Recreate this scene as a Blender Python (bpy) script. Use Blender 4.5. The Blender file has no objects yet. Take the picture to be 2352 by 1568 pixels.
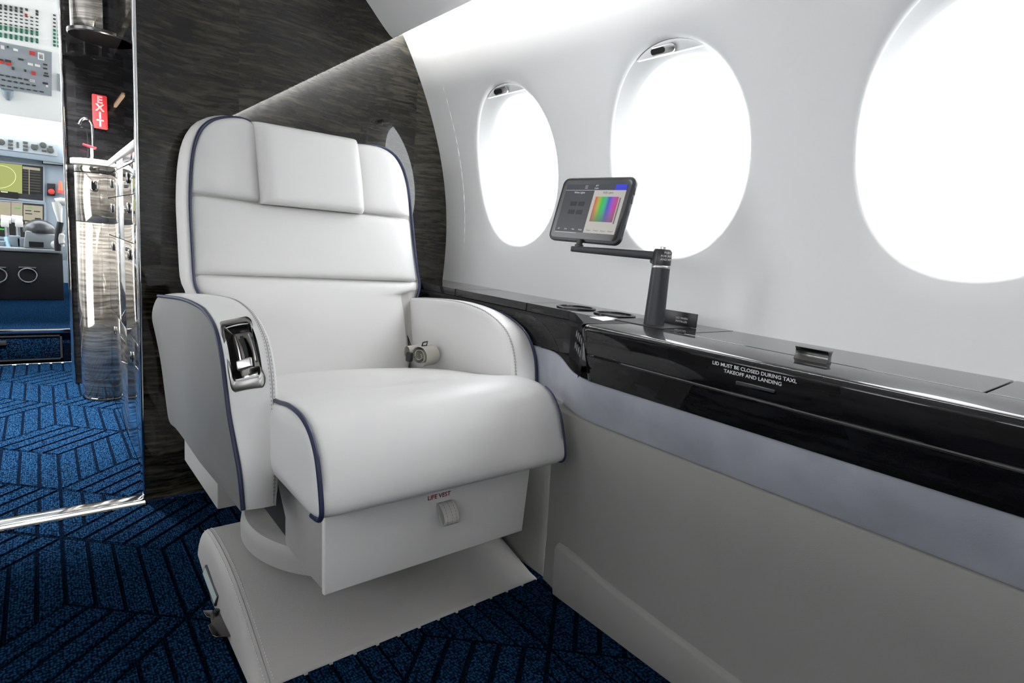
import bpy, bmesh, math
import numpy as np
from mathutils import Vector, Matrix

# ------------------------------------------------------------------ camera
scene = bpy.context.scene
COL = scene.collection
FPX = 1299.08                                  # focal length in pixels of the 2352 x 1568 frame
YAW, PITCH, ROLL = (math.radians(a) for a in (40.094, 9.212, 4.945))
CAM = np.array([0.0, 0.0, 0.78])
_f = np.array([math.sin(YAW)*math.cos(PITCH), math.cos(YAW)*math.cos(PITCH), -math.sin(PITCH)])
_r0 = np.array([math.cos(YAW), -math.sin(YAW), 0.0])
_u0 = np.cross(_r0, _f)
_r = _r0*math.cos(ROLL) + _u0*math.sin(ROLL)
_u = -_r0*math.sin(ROLL) + _u0*math.cos(ROLL)
cd = bpy.data.cameras.new('camera')
cd.sensor_width = 36.0
cd.lens = FPX/2352*36.0
cd.clip_start = 0.02
cam = bpy.data.objects.new('camera', cd)
COL.objects.link(cam)
cam.matrix_world = Matrix(((_r[0], _u[0], -_f[0], CAM[0]), (_r[1], _u[1], -_f[1], CAM[1]), (_r[2], _u[2], -_f[2], CAM[2]), (0, 0, 0, 1)))
scene.camera = cam

# ------------------------------------------------------------------ world, exposure
SKY = 4.5
LED = 125.0
w = bpy.data.worlds.new('sky'); scene.world = w; w.use_nodes = True
bg = w.node_tree.nodes['Background']
bg.inputs[0].default_value = (0.93, 0.965, 1.0, 1); bg.inputs[1].default_value = SKY
vs = scene.view_settings
vs.view_transform = 'Standard'; vs.look = 'None'; vs.exposure = 0.90; vs.gamma = 1.0; vs.use_curve_mapping = False

def portal(loc, direction, sx, sy):
    l = bpy.data.lights.new('daylight_portal', 'AREA'); l.shape = 'RECTANGLE'; l.size = sx; l.size_y = sy
    l.cycles.is_portal = True
    o = bpy.data.objects.new('daylight_portal', l); COL.objects.link(o)
    o.location = loc
    o.rotation_euler = Vector(direction).to_track_quat('-Z', 'Z').to_euler()
    return o

# ------------------------------------------------------------------ pixel helpers (a pixel is a direction; the plane gives the distance)
def ray(x, y):
    return _f*FPX + _r*(x-1176) - _u*(y-784)
def PX(x, y, X): d = ray(x, y); return CAM + d*((X-CAM[0])/d[0])
def PY(x, y, Y): d = ray(x, y); return CAM + d*((Y-CAM[1])/d[1])
def PZ(x, y, Z): d = ray(x, y); return CAM + d*((Z-CAM[2])/d[2])
def PP(x, y, p, n):
    d = ray(x, y); n = np.array(n, float); p = np.array(p, float)
    return CAM + d*(((p-CAM) @ n)/(d @ n))

# ------------------------------------------------------------------ mesh helpers
class MB:
    def __init__(s): s.v = []; s.f = []
    def add(s, vs, fs):
        o = len(s.v); s.v += [tuple(map(float, q)) for q in vs]; s.f += [tuple(i+o for i in f) for f in fs]; return s
    def box(s, x0, x1, y0, y1, z0, z1):
        return s.add([(x0,y0,z0),(x1,y0,z0),(x1,y1,z0),(x0,y1,z0),(x0,y0,z1),(x1,y0,z1),(x1,y1,z1),(x0,y1,z1)],
                     [(3,2,1,0),(4,5,6,7),(0,1,5,4),(1,2,6,5),(2,3,7,6),(3,0,4,7)])
    def obox(s, c, ax, ay, az, sx, sy, sz):
        c, ax, ay, az = (np.array(q, float) for q in (c, ax, ay, az))
        P = [c+ax*(i*sx/2)+ay*(j*sy/2)+az*(k*sz/2) for k in (-1,1) for i, j in ((-1,-1),(1,-1),(1,1),(-1,1))]
        return s.add(P, [(3,2,1,0),(4,5,6,7),(0,1,5,4),(1,2,6,5),(2,3,7,6),(3,0,4,7)])
    def prism(s, poly, axis, a, b):
        def m(p, t): return {'x': (t,p[0],p[1]), 'y': (p[0],t,p[1]), 'z': (p[0],p[1],t)}[axis]
        n = len(poly)
        return s.add([m(p,a) for p in poly]+[m(p,b) for p in poly],
                     [tuple(range(n))[::-1], tuple(range(n,2*n))]+[(i,(i+1)%n,n+(i+1)%n,n+i) for i in range(n)])
    def grid(s, P, closed_u=False, closed_v=False):
        P = np.array(P, float); nu, nv = P.shape[:2]
        fs = []
        for i in range(nu if closed_u else nu-1):
            for j in range(nv if closed_v else nv-1):
                fs.append((i*nv+j, ((i+1)%nu)*nv+j, ((i+1)%nu)*nv+(j+1)%nv, i*nv+(j+1)%nv))
        return s.add(P.reshape(-1,3), fs)
    def tube(s, pts, r, n=8, closed=False, sx=1.0, ref=None):
        pts = [np.array(p, float) for p in pts]; m = len(pts)
        rr = r if hasattr(r, '__len__') else [r]*m
        T = []
        for i in range(m):
            a = pts[(i-1) % m] if (closed or i > 0) else pts[i]
            b = pts[(i+1) % m] if (closed or i < m-1) else pts[i]
            t = b-a; T.append(t/(np.linalg.norm(t)+1e-12))
        up = np.array(ref if ref is not None else ((0,0,1) if abs(T[0][2]) < .9 else (1,0,0)), float)
        N = up-T[0]*(up @ T[0]); N /= np.linalg.norm(N)
        R = []
        for i in range(m):
            N = N-T[i]*(N @ T[i]); N /= np.linalg.norm(N)+1e-12
            B = np.cross(T[i], N)
            R.append([pts[i]+rr[i]*(math.cos(a)*N*sx+math.sin(a)*B) for a in np.linspace(0, 2*math.pi, n, endpoint=False)])
        s.grid(R, closed_u=closed, closed_v=True)
        if not closed:
            o = len(s.v)-m*n
            s.f.append(tuple(o+k for k in range(n))[::-1]); s.f.append(tuple(o+(m-1)*n+k for k in range(n)))
        return s
    def lathe(s, prof, c=(0,0,0), n=40, ax=(0,0,1), a0=0.0, a1=2*math.pi):
        ax = Vector(ax).normalized(); q = Vector((0,0,1)).rotation_difference(ax)
        full = abs(a1-a0-2*math.pi) < 1e-6
        A = np.linspace(a0, a1, n, endpoint=not full)
        P = [[tuple(Vector(c)+q @ Vector((r*math.cos(a), r*math.sin(a), h))) for r, h in prof] for a in A]
        s.grid(P, closed_u=full)
        if full:
            o = len(s.v)-n*len(prof)
            k = len(prof)
            if prof[0][0] > 1e-6: s.f.append(tuple(o+i*k for i in range(n))[::-1])
            if prof[-1][0] > 1e-6: s.f.append(tuple(o+i*k+k-1 for i in range(n)))
        return s
    def mirror_x(s, xm):
        s.v = [(2*xm-a, b, c) for a, b, c in s.v]; s.f = [f[::-1] for f in s.f]; return s
    def xf(s, M, start=0):
        for i in range(start, len(s.v)): s.v[i] = tuple(M @ Vector(s.v[i]))
        return s
    def build(s, name, mat, parent=None, bevel=0.0, seg=2, smooth=True, angle=40, merge=True, sub=0, ang_bevel=30):
        bm = bmesh.new()
        vs = [bm.verts.new(q) for q in s.v]
        for f in s.f:
            if len(set(f)) >= 3:
                try: bm.faces.new([vs[i] for i in f])
                except ValueError: pass
        if merge: bmesh.ops.remove_doubles(bm, verts=bm.verts, dist=1e-6)
        bmesh.ops.recalc_face_normals(bm, faces=bm.faces)
        if bevel > 0:
            es = [e for e in bm.edges if len(e.link_faces) == 2 and e.calc_face_angle(0) > math.radians(ang_bevel)]
            bmesh.ops.bevel(bm, geom=es, offset=bevel, segments=seg, profile=.5, affect='EDGES', clamp_overlap=True)
        me = bpy.data.meshes.new(name); bm.to_mesh(me); bm.free()
        return link(name, me, mat, parent, smooth, angle, sub)

def link(name, me, mat, parent=None, smooth=True, angle=40, sub=0):
    if mat is not None: me.materials.append(mat)
    if smooth:
        me.polygons.foreach_set('use_smooth', [True]*len(me.polygons))
        me.set_sharp_from_angle(angle=math.radians(angle))
    o = bpy.data.objects.new(name, me); COL.objects.link(o)
    if parent is not None:
        o.parent = parent
        o.location = -world_loc(parent)
    if sub:
        m = o.modifiers.new('subdivision', 'SUBSURF'); m.levels = sub; m.render_levels = sub
    return o

def world_loc(o):
    p = Vector(o.location)
    while o.parent is not None:
        o = o.parent; p += Vector(o.location)
    return p

def thing(name, label, cat, loc, group=None):
    o = bpy.data.objects.new(name, None); COL.objects.link(o); o.location = loc
    o.empty_display_size = .05
    return tag(o, label, cat, group)
def tag(o, label, cat, group=None):
    o['label'] = label; o['category'] = cat
    if group: o['group'] = group
    return o
def struct(o): o['kind'] = 'structure'; return o

def cr(pts, n=12, closed=False):
    """Catmull-Rom resample"""
    P = [np.array(p, float) for p in pts]; m = len(P); out = []
    for i in range(m if closed else m-1):
        g = lambda k: P[k % m] if closed else P[min(max(k, 0), m-1)]
        p0, p1, p2, p3 = g(i-1), g(i), g(i+1), g(i+2)
        for t in np.linspace(0, 1, n, endpoint=False):
            out.append(.5*((2*p1)+(-p0+p2)*t+(2*p0-5*p1+4*p2-p3)*t*t+(-p0+3*p1-3*p2+p3)*t**3))
    if not closed: out.append(P[-1])
    return np.array(out)
def resample(P, n):
    P = np.array(P, float); L = np.r_[0, np.cumsum(np.linalg.norm(np.diff(P, axis=0), axis=1))]
    t = np.linspace(0, L[-1], n)
    return np.stack([np.interp(t, L, P[:, k]) for k in range(P.shape[1])], 1)
def rrect(w, h, r, n=6):
    out = []
    for cx, cy, a in ((w/2-r, h/2-r, 0), (-w/2+r, h/2-r, 90), (-w/2+r, -h/2+r, 180), (w/2-r, -h/2+r, 270)):
        for t in range(n+1):
            b = math.radians(a+90*t/n); out.append((cx+r*math.cos(b), cy+r*math.sin(b)))
    return out
def frame(o, x, y):
    x = Vector(x).normalized(); y = Vector(y); y = (y-x*y.dot(x)).normalized(); z = x.cross(y)
    return Matrix(((x[0],y[0],z[0],o[0]),(x[1],y[1],z[1],o[1]),(x[2],y[2],z[2],o[2]),(0,0,0,1)))
def plate(mb, M, poly, t, z0=0.0):
    n = len(mb.v); mb.prism(poly, 'z', z0, z0+t); mb.xf(M, n); return mb

def text(name, body, size, M, mat, parent, bold=0.0, ex=.00015, align='CENTER', bend=None, spacing=1.0):
    c = bpy.data.curves.new(name, 'FONT'); c.body = body; c.size = size; c.align_x = align; c.align_y = 'CENTER'
    c.extrude = ex; c.offset = bold; c.resolution_u = 3; c.space_character = spacing
    t = bpy.data.objects.new('tmp_text', c); COL.objects.link(t)
    dg = bpy.context.evaluated_depsgraph_get(); dg.update()
    me = bpy.data.meshes.new_from_object(t.evaluated_get(dg))
    bpy.data.objects.remove(t); bpy.data.curves.remove(c)
    me.name = name
    if bend:
        for v in me.vertices:
            a = v.co.x/bend; rr = bend+v.co.z
            v.co = Vector((rr*math.sin(a), v.co.y, rr*math.cos(a)-bend))
    me.transform(M)
    me.materials.clear()
    return link(name, me, mat, parent, smooth=False)

# ------------------------------------------------------------------ materials
def nn(nt, t, **kw):
    n = nt.nodes.new(t)
    for k, v in kw.items():
        if hasattr(n, k): setattr(n, k, v)
        else: n.inputs[k].default_value = v
    return n
def mat(name, col, rough=.5, metal=0.0, spec=.5, coat=0.0, coat_rough=.03, bump=0.0, bscale=400.0, var=0.0, vscale=6.0, sheen=0.0, emit=None, es=0.0, aniso=None):
    m = bpy.data.materials.new(name); m.use_nodes = True; nt = m.node_tree; b = nt.nodes['Principled BSDF']
    b.inputs['Base Color'].default_value = (*col, 1); b.inputs['Roughness'].default_value = rough
    b.inputs['Metallic'].default_value = metal; b.inputs['Specular IOR Level'].default_value = spec
    b.inputs['Coat Weight'].default_value = coat; b.inputs['Coat Roughness'].default_value = coat_rough
    b.inputs['Sheen Weight'].default_value = sheen
    tc = nn(nt, 'ShaderNodeTexCoord')
    if bump:
        n1 = nn(nt, 'ShaderNodeTexNoise'); n1.inputs['Scale'].default_value = bscale; n1.inputs['Detail'].default_value = 3
        nt.links.new(tc.outputs['Object'], n1.inputs['Vector'])
        bp = nn(nt, 'ShaderNodeBump'); bp.inputs['Strength'].default_value = bump; bp.inputs['Distance'].default_value = .001
        nt.links.new(n1.outputs['Fac'], bp.inputs['Height']); nt.links.new(bp.outputs['Normal'], b.inputs['Normal'])
    if var:
        n2 = nn(nt, 'ShaderNodeTexNoise'); n2.inputs['Scale'].default_value = vscale; n2.inputs['Detail'].default_value = 4
        nt.links.new(tc.outputs['Object'], n2.inputs['Vector'])
        r = nn(nt, 'ShaderNodeValToRGB')
        r.color_ramp.elements[0].position = .3; r.color_ramp.elements[1].position = .7
        r.color_ramp.elements[0].color = (*[c*(1-var) for c in col], 1); r.color_ramp.elements[1].color = (*[min(1, c*(1+var)) for c in col], 1)
        nt.links.new(n2.outputs['Fac'], r.inputs['Fac']); nt.links.new(r.outputs['Color'], b.inputs['Base Color'])
    if emit:
        b.inputs['Emission Color'].default_value = (*emit, 1); b.inputs['Emission Strength'].default_value = es
    return m

def veneer(name, dark, mid, light, scale=(3.0, 3.0, 22.0), leaf=.27, coat=1.0, rough=.35, metal=0.0, spec=.5, knots=False, cior=1.5):
    """figured, lacquered wood veneer: rippled streaks across, broken at each leaf"""
    m = bpy.data.materials.new(name); m.use_nodes = True; nt = m.node_tree; b = nt.nodes['Principled BSDF']; L = nt.links.new
    tc = nn(nt, 'ShaderNodeTexCoord'); sp = nn(nt, 'ShaderNodeSeparateXYZ'); L(tc.outputs['Object'], sp.inputs[0])
    add = nn(nt, 'ShaderNodeMath', operation='ADD'); L(sp.outputs['X'], add.inputs[0]); L(sp.outputs['Y'], add.inputs[1])
    dv = nn(nt, 'ShaderNodeMath', operation='DIVIDE'); L(add.outputs[0], dv.inputs[0]); dv.inputs[1].default_value = leaf
    fl = nn(nt, 'ShaderNodeMath', operation='FLOOR'); L(dv.outputs[0], fl.inputs[0])
    of = nn(nt, 'ShaderNodeMath', operation='MULTIPLY'); L(fl.outputs[0], of.inputs[0]); of.inputs[1].default_value = 3.37
    zz = nn(nt, 'ShaderNodeMath', operation='ADD'); L(sp.outputs['Z'], zz.inputs[0])
    o2 = nn(nt, 'ShaderNodeMath', operation='MULTIPLY'); L(of.outputs[0], o2.inputs[0]); o2.inputs[1].default_value = .11
    L(o2.outputs[0], zz.inputs[1])
    cb = nn(nt, 'ShaderNodeCombineXYZ'); L(add.outputs[0], cb.inputs[0]); L(of.outputs[0], cb.inputs[1]); L(zz.outputs[0], cb.inputs[2])
    # slow warp
    wn = nn(nt, 'ShaderNodeTexNoise'); wn.inputs['Scale'].default_value = 3.2; wn.inputs['Detail'].default_value = 2; L(cb.outputs[0], wn.inputs['Vector'])
    wm = nn(nt, 'ShaderNodeVectorMath', operation='MULTIPLY_ADD'); L(wn.outputs['Color'], wm.inputs[0]); wm.inputs[1].default_value = (.10, 0, .055); L(cb.outputs[0], wm.inputs[2])
    mp = nn(nt, 'ShaderNodeMapping'); mp.inputs['Scale'].default_value = scale; L(wm.outputs[0], mp.inputs['Vector'])
    n1 = nn(nt, 'ShaderNodeTexNoise'); n1.inputs['Scale'].default_value = 3.0; n1.inputs['Detail'].default_value = 5; n1.inputs['Distortion'].default_value = .7; L(mp.outputs[0], n1.inputs['Vector'])
    mp2 = nn(nt, 'ShaderNodeMapping'); mp2.inputs['Scale'].default_value = (scale[0]*3.2, scale[1]*3, scale[2]*1.6); L(wm.outputs[0], mp2.inputs['Vector'])
    n2 = nn(nt, 'ShaderNodeTexNoise'); n2.inputs['Scale'].default_value = 3.0; n2.inputs['Detail'].default_value = 3; L(mp2.outputs[0], n2.inputs['Vector'])
    n3 = nn(nt, 'ShaderNodeTexNoise'); n3.inputs['Scale'].default_value = 2.4; n3.inputs['Detail'].default_value = 2; L(cb.outputs[0], n3.inputs['Vector'])
    a1 = nn(nt, 'ShaderNodeMath', operation='MULTIPLY_ADD'); L(n2.outputs['Fac'], a1.inputs[0]); a1.inputs[1].default_value = .5; L(n1.outputs['Fac'], a1.inputs[2])
    a2 = nn(nt, 'ShaderNodeMath', operation='MULTIPLY_ADD'); L(n3.outputs['Fac'], a2.inputs[0]); a2.inputs[1].default_value = .5; L(a1.outputs[0], a2.inputs[2])
    r = nn(nt, 'ShaderNodeValToRGB'); e = r.color_ramp.elements
    e[0].position = .78; e[0].color = (*dark, 1); e[1].position = 1.22; e[1].color = (*light, 1)
    k = e.new(.97); k.color = (*mid, 1)
    sc = nn(nt, 'ShaderNodeMath', operation='MULTIPLY'); L(a2.outputs[0], sc.inputs[0]); sc.inputs[1].default_value = 1.0
    mr = nn(nt, 'ShaderNodeMapRange'); L(sc.outputs[0], mr.inputs['Value']); mr.inputs['From Min'].default_value = .7; mr.inputs['From Max'].default_value = 1.3
    e[0].position = .20; k.position = .5; e[2].position = .84
    L(mr.outputs[0], r.inputs['Fac'])
    if knots:                                   # scattered dark figure marks in the wood
        kv = nn(nt, 'ShaderNodeTexVoronoi'); kv.inputs['Scale'].default_value = 4.2; L(wm.outputs[0], kv.inputs['Vector'])
        kr = nn(nt, 'ShaderNodeMapRange'); L(kv.outputs['Distance'], kr.inputs['Value']); kr.inputs['From Min'].default_value = .06; kr.inputs['From Max'].default_value = .16; kr.inputs['To Min'].default_value = .28
        km = nn(nt, 'ShaderNodeVectorMath', operation='SCALE'); L(r.outputs['Color'], km.inputs[0]); L(kr.outputs[0], km.inputs['Scale']); L(km.outputs[0], b.inputs['Base Color'])
    else: L(r.outputs['Color'], b.inputs['Base Color'])
    b.inputs['Roughness'].default_value = rough; b.inputs['Metallic'].default_value = metal
    b.inputs['Specular IOR Level'].default_value = spec
    b.inputs['Coat Weight'].default_value = coat; b.inputs['Coat Roughness'].default_value = .012; b.inputs['Coat IOR'].default_value = cior
    return m

def carpet(name, a, bcol):
    m = bpy.data.materials.new(name); m.use_nodes = True; nt = m.node_tree; b = nt.nodes['Principled BSDF']; L = nt.links.new
    tc = nn(nt, 'ShaderNodeTexCoord')
    mp = nn(nt, 'ShaderNodeMapping'); mp.inputs['Scale'].default_value = (210, 150, 150); L(tc.outputs['Object'], mp.inputs['Vector'])
    v = nn(nt, 'ShaderNodeTexVoronoi'); v.inputs['Scale'].default_value = 1.0; v.inputs['Randomness'].default_value = .55; L(mp.outputs[0], v.inputs['Vector'])
    n = nn(nt, 'ShaderNodeTexNoise'); n.inputs['Scale'].default_value = 190; n.inputs['Detail'].default_value = 2; L(tc.outputs['Object'], n.inputs['Vector'])
    mu = nn(nt, 'ShaderNodeMath', operation='SUBTRACT'); L(n.outputs['Fac'], mu.inputs[0]); L(v.outputs['Distance'], mu.inputs[1])
    mr = nn(nt, 'ShaderNodeMapRange'); L(mu.outputs[0], mr.inputs['Value']); mr.inputs['From Min'].default_value = -.35; mr.inputs['From Max'].default_value = .45
    r = nn(nt, 'ShaderNodeValToRGB'); r.color_ramp.elements[0].color = (*a, 1); r.color_ramp.elements[1].color = (*bcol, 1)
    r.color_ramp.elements[0].position = .25; r.color_ramp.elements[1].position = .85
    L(mr.outputs[0], r.inputs['Fac']); L(r.outputs['Color'], b.inputs['Base Color'])
    bp = nn(nt, 'ShaderNodeBump'); bp.inputs['Strength'].default_value = .7; bp.inputs['Distance'].default_value = .003
    L(mr.outputs[0], bp.inputs['Height']); L(bp.outputs['Normal'], b.inputs['Normal'])
    b.inputs['Roughness'].default_value = .95; b.inputs['Specular IOR Level'].default_value = 0.0
    return m

def glass(name, tint=(1, 1, 1)):
    m = bpy.data.materials.new(name); m.use_nodes = True; nt = m.node_tree; nt.nodes.clear(); L = nt.links.new
    o = nn(nt, 'ShaderNodeOutputMaterial'); t = nn(nt, 'ShaderNodeBsdfTransparent'); g = nn(nt, 'ShaderNodeBsdfGlossy')
    t.inputs[0].default_value = (*tint, 1); g.inputs['Roughness'].default_value = .01
    lw = nn(nt, 'ShaderNodeLayerWeight'); lw.inputs[0].default_value = .5            # thin pane: Schlick term, the same from both sides
    pw = nn(nt, 'ShaderNodeMath', operation='POWER'); L(lw.outputs['Facing'], pw.inputs[0]); pw.inputs[1].default_value = 5.0
    fr = nn(nt, 'ShaderNodeMath', operation='MULTIPLY_ADD'); L(pw.outputs[0], fr.inputs[0]); fr.inputs[1].default_value = .5; fr.inputs[2].default_value = .03
    mx = nn(nt, 'ShaderNodeMixShader'); L(fr.outputs[0], mx.inputs[0]); L(t.outputs[0], mx.inputs[1]); L(g.outputs[0], mx.inputs[2]); L(mx.outputs[0], o.inputs[0])
    return m
def emission(name, col, s):
    m = bpy.data.materials.new(name); m.use_nodes = True; nt = m.node_tree; nt.nodes.clear()
    o = nn(nt, 'ShaderNodeOutputMaterial'); e = nn(nt, 'ShaderNodeEmission'); e.inputs[0].default_value = (*col, 1); e.inputs[1].default_value = s
    nt.links.new(e.outputs[0], o.inputs[0]); return m

M = {}
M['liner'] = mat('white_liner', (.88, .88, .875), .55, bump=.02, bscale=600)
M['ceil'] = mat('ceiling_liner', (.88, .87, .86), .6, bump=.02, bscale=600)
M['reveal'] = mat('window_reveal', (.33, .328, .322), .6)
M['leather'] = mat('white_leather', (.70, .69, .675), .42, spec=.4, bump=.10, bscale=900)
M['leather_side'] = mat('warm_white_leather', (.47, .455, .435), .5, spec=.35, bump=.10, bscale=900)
M['taupe'] = mat('taupe_leather', (.37, .36, .345), .5, spec=.35, bump=.35, bscale=700)
M['panel_taupe'] = mat('sidewall_leather', (.25, .242, .23), .55, spec=.3, bump=.30, bscale=700)
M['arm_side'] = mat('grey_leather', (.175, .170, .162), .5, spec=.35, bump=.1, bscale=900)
M['shroud'] = mat('seat_shroud', (.74, .725, .705), .45, spec=.4, bump=.05, bscale=900)
M['navy'] = mat('navy_piping', (.018, .022, .06), .4, spec=.4)
M['navy_dark'] = mat('dark_piping', (.01, .011, .02), .45)
M['stitch'] = mat('pale_thread', (.62, .61, .60), .7)
M['stitch_dark'] = mat('grey_thread', (.28, .27, .26), .7)
M['suede'] = mat('blue_grey_suede', (.31, .32, .36), .9, spec=.2, bump=.25, bscale=450, var=.16, vscale=7, sheen=.3)
M['veneer'] = veneer('figured_dark_veneer', (.004, .0034, .0023), (.0185, .0163, .0115), (.050, .0445, .032), scale=(3.4, 3.4, 36.0), leaf=.55, spec=.05, knots=True)
M['black_veneer'] = veneer('black_lacquer_veneer', (.004, .004, .0045), (.007, .007, .0075), (.013, .013, .014), scale=(2, 2, 16), spec=.03, cior=1.41)
M['galley_veneer'] = veneer('polished_galley_veneer', (.10, .09, .075), (.25, .23, .20), (.46, .43, .38), scale=(2.5, 2.5, 26), metal=.75, rough=.07, spec=.8)
M['black'] = mat('black_plastic', (.012, .012, .014), .35)
M['black_gloss'] = mat('black_gloss', (.006, .006, .007), .08, coat=1.0)
M['niche'] = mat('niche_black', (.006, .006, .007), .45, spec=.15)
M['void'] = mat('dark_recess', (.006, .006, .007), .8)
M['graphite'] = mat('graphite_paint', (.013, .0135, .018), .40)
M['chrome'] = mat('chrome', (.82, .82, .83), .08, metal=1.0)
M['steel'] = mat('brushed_steel', (.52, .50, .50), .28, metal=1.0)
M['cup'] = mat('dark_anodised', (.035, .034, .035), .25, metal=1.0)
M['gunmetal'] = mat('gunmetal', (.14, .135, .13), .22, metal=1.0)
M['aluminium'] = mat('polished_threshold', (.50, .50, .51), .10, metal=1.0)
M['cream'] = mat('cream_edge', (.55, .52, .44), .6)
M['carpet'] = carpet('blue_carpet_pile', (.0012, .0034, .0095), (.0085, .034, .082))
M['carpet_dark'] = carpet('navy_carpet_groove', (.0009, .0018, .0042), (.0024, .0058, .0145))
M['red'] = mat('sign_red', (.62, .03, .035), .4)
M['sign_core'] = mat('sign_core', (.30, .20, .20), .5)
M['red_paddle'] = mat('red_plastic', (.75, .02, .03), .35)
M['red_print'] = mat('red_print', (.22, .02, .03), .6)
M['white_print'] = mat('white_print', (.80, .80, .80), .6)
M['grey_print'] = mat('grey_print', (.34, .34, .35), .6)
M['white'] = mat('white_solid_surface', (.80, .78, .76), .2, coat=.3)
M['belt'] = mat('belt_webbing', (.52, .50, .45), .7, bump=.4, bscale=1200)
M['glass'] = glass('window_acrylic')
M['led'] = emission('cove_led', (1.0, .985, .96), LED)
M['fill_lens'] = emission('fill_lamp_glow', (1.0, .98, .95), 12.0)  # glowing lens of the fill lamps added in the entry ceiling
M['warm_led'] = emission('warm_led', (1.0, .66, .42), 9.0)
M['cockpit_white'] = mat('cockpit_white', (.90, .90, .87), .6)
M['cockpit_blue'] = mat('cockpit_blue_grey', (.26, .31, .36), .55)
M['cockpit_grey'] = mat('cockpit_panel_grey', (.30, .33, .35), .5)
M['cockpit_dark'] = mat('cockpit_dark', (.012, .013, .017), .6)
M['btn_dark'] = mat('button_dark', (.05, .055, .05), .5)
M['btn_green'] = mat('button_green', (.02, .16, .09), .5)
M['btn_red'] = mat('button_red', (.55, .05, .04), .5)

# ------------------------------------------------------------------ cabin dimensions
XC = -.05                                       # cabin centreline
YB = 1.766                                      # aft face of the veneer bulkhead
YBACK = -2.3                                    # aft end of the modelled cabin
ZL = .650                                       # top of the side ledge
_pz = [.45, .653, .732, .872, .991, 1.119, 1.231, 1.335, 1.426, 1.52]
_px = [1.118, 1.130, 1.133, 1.130, 1.110, 1.073, 1.030, .977, .921, .855]
_wc = np.polyfit(np.array(_pz)-1.0, _px, 5)
def wallx(z): return float(np.polyval(_wc, z-1.0))
def mirx(x): return 2*XC-x
WIN_Y = [1.368, .808, .246, -.316, -.878, -1.44]
WZ, WA, WB, WN = 1.019, .181, .2235, 2.12
def se(a, hw, hh, n=WN):
    c, s = math.cos(a), math.sin(a)
    return (hw*math.copysign(abs(c)**(2/n), c), hh*math.copysign(abs(s)**(2/n), s))

# ------------------------------------------------------------------ structure: walls, windows, ceiling, floor
def side_wall(name, mir, y_end):
    fx = (lambda x: mirx(x)) if mir else (lambda x: x)
    mb = MB(); N = 96; zlo, zhi = .45, 1.50
    edges = [YBACK]
    for wy in sorted(WIN_Y):
        y0, y1 = wy-.281, wy+.281
        ang = list(np.linspace(0, 2*math.pi, N, endpoint=False))
        rect = []
        for a in ang:
            dx, dz = math.cos(a), math.sin(a)
            t = min((.281/abs(dx)) if abs(dx) > 1e-9 else 9e9, ((zhi-WZ if dz > 0 else WZ-zlo)/abs(dz)) if abs(dz) > 1e-9 else 9e9)
            rect.append([dx*t, dz*t])
        for cxs, czs in ((.281, zhi-WZ), (-.281, zhi-WZ), (-.281, zlo-WZ), (.281, zlo-WZ)):
            k = min(range(N), key=lambda i: (rect[i][0]-cxs)**2+(rect[i][1]-czs)**2); rect[k] = [cxs, czs]
        rings = []
        for f in np.linspace(0, 1, 9):
            R = []
            for a, q in zip(ang, rect):
                e = se(a, WA+.008, WB+.008)
                R.append((e[0]*(1-f)+q[0]*f, e[1]*(1-f)+q[1]*f))
            rings.append(R)
        P = []
        for (off, gr) in ((.008, 0.0), (.0026, .0025), (0.0, .008)):       # rounded lip of the opening
            if gr == .008: continue
            P.append([(fx(wallx(WZ+se(a, WA+gr, WB+gr)[1])+off), wy+se(a, WA+gr, WB+gr)[0], WZ+se(a, WA+gr, WB+gr)[1]) for a in ang])
        for R in rings: P.append([(fx(wallx(WZ+q[1])), wy+q[0], WZ+q[1]) for q in R])
        mb.grid(P, closed_v=True)
    zz = np.linspace(zlo, zhi, 30)
    lo, hi = min(WIN_Y)-.281, max(WIN_Y)+.281
    for a, b in ((YBACK, lo), (hi, y_end)):
        mb.grid([[(fx(wallx(z)), y, z) for z in zz] for y in (a, b)])
    return struct(mb.build(name, M['liner'], angle=50))
wall_right = side_wall('wall_right', False, YB+.02)
wall_left = side_wall('wall_left', True, YB+.02)

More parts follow.
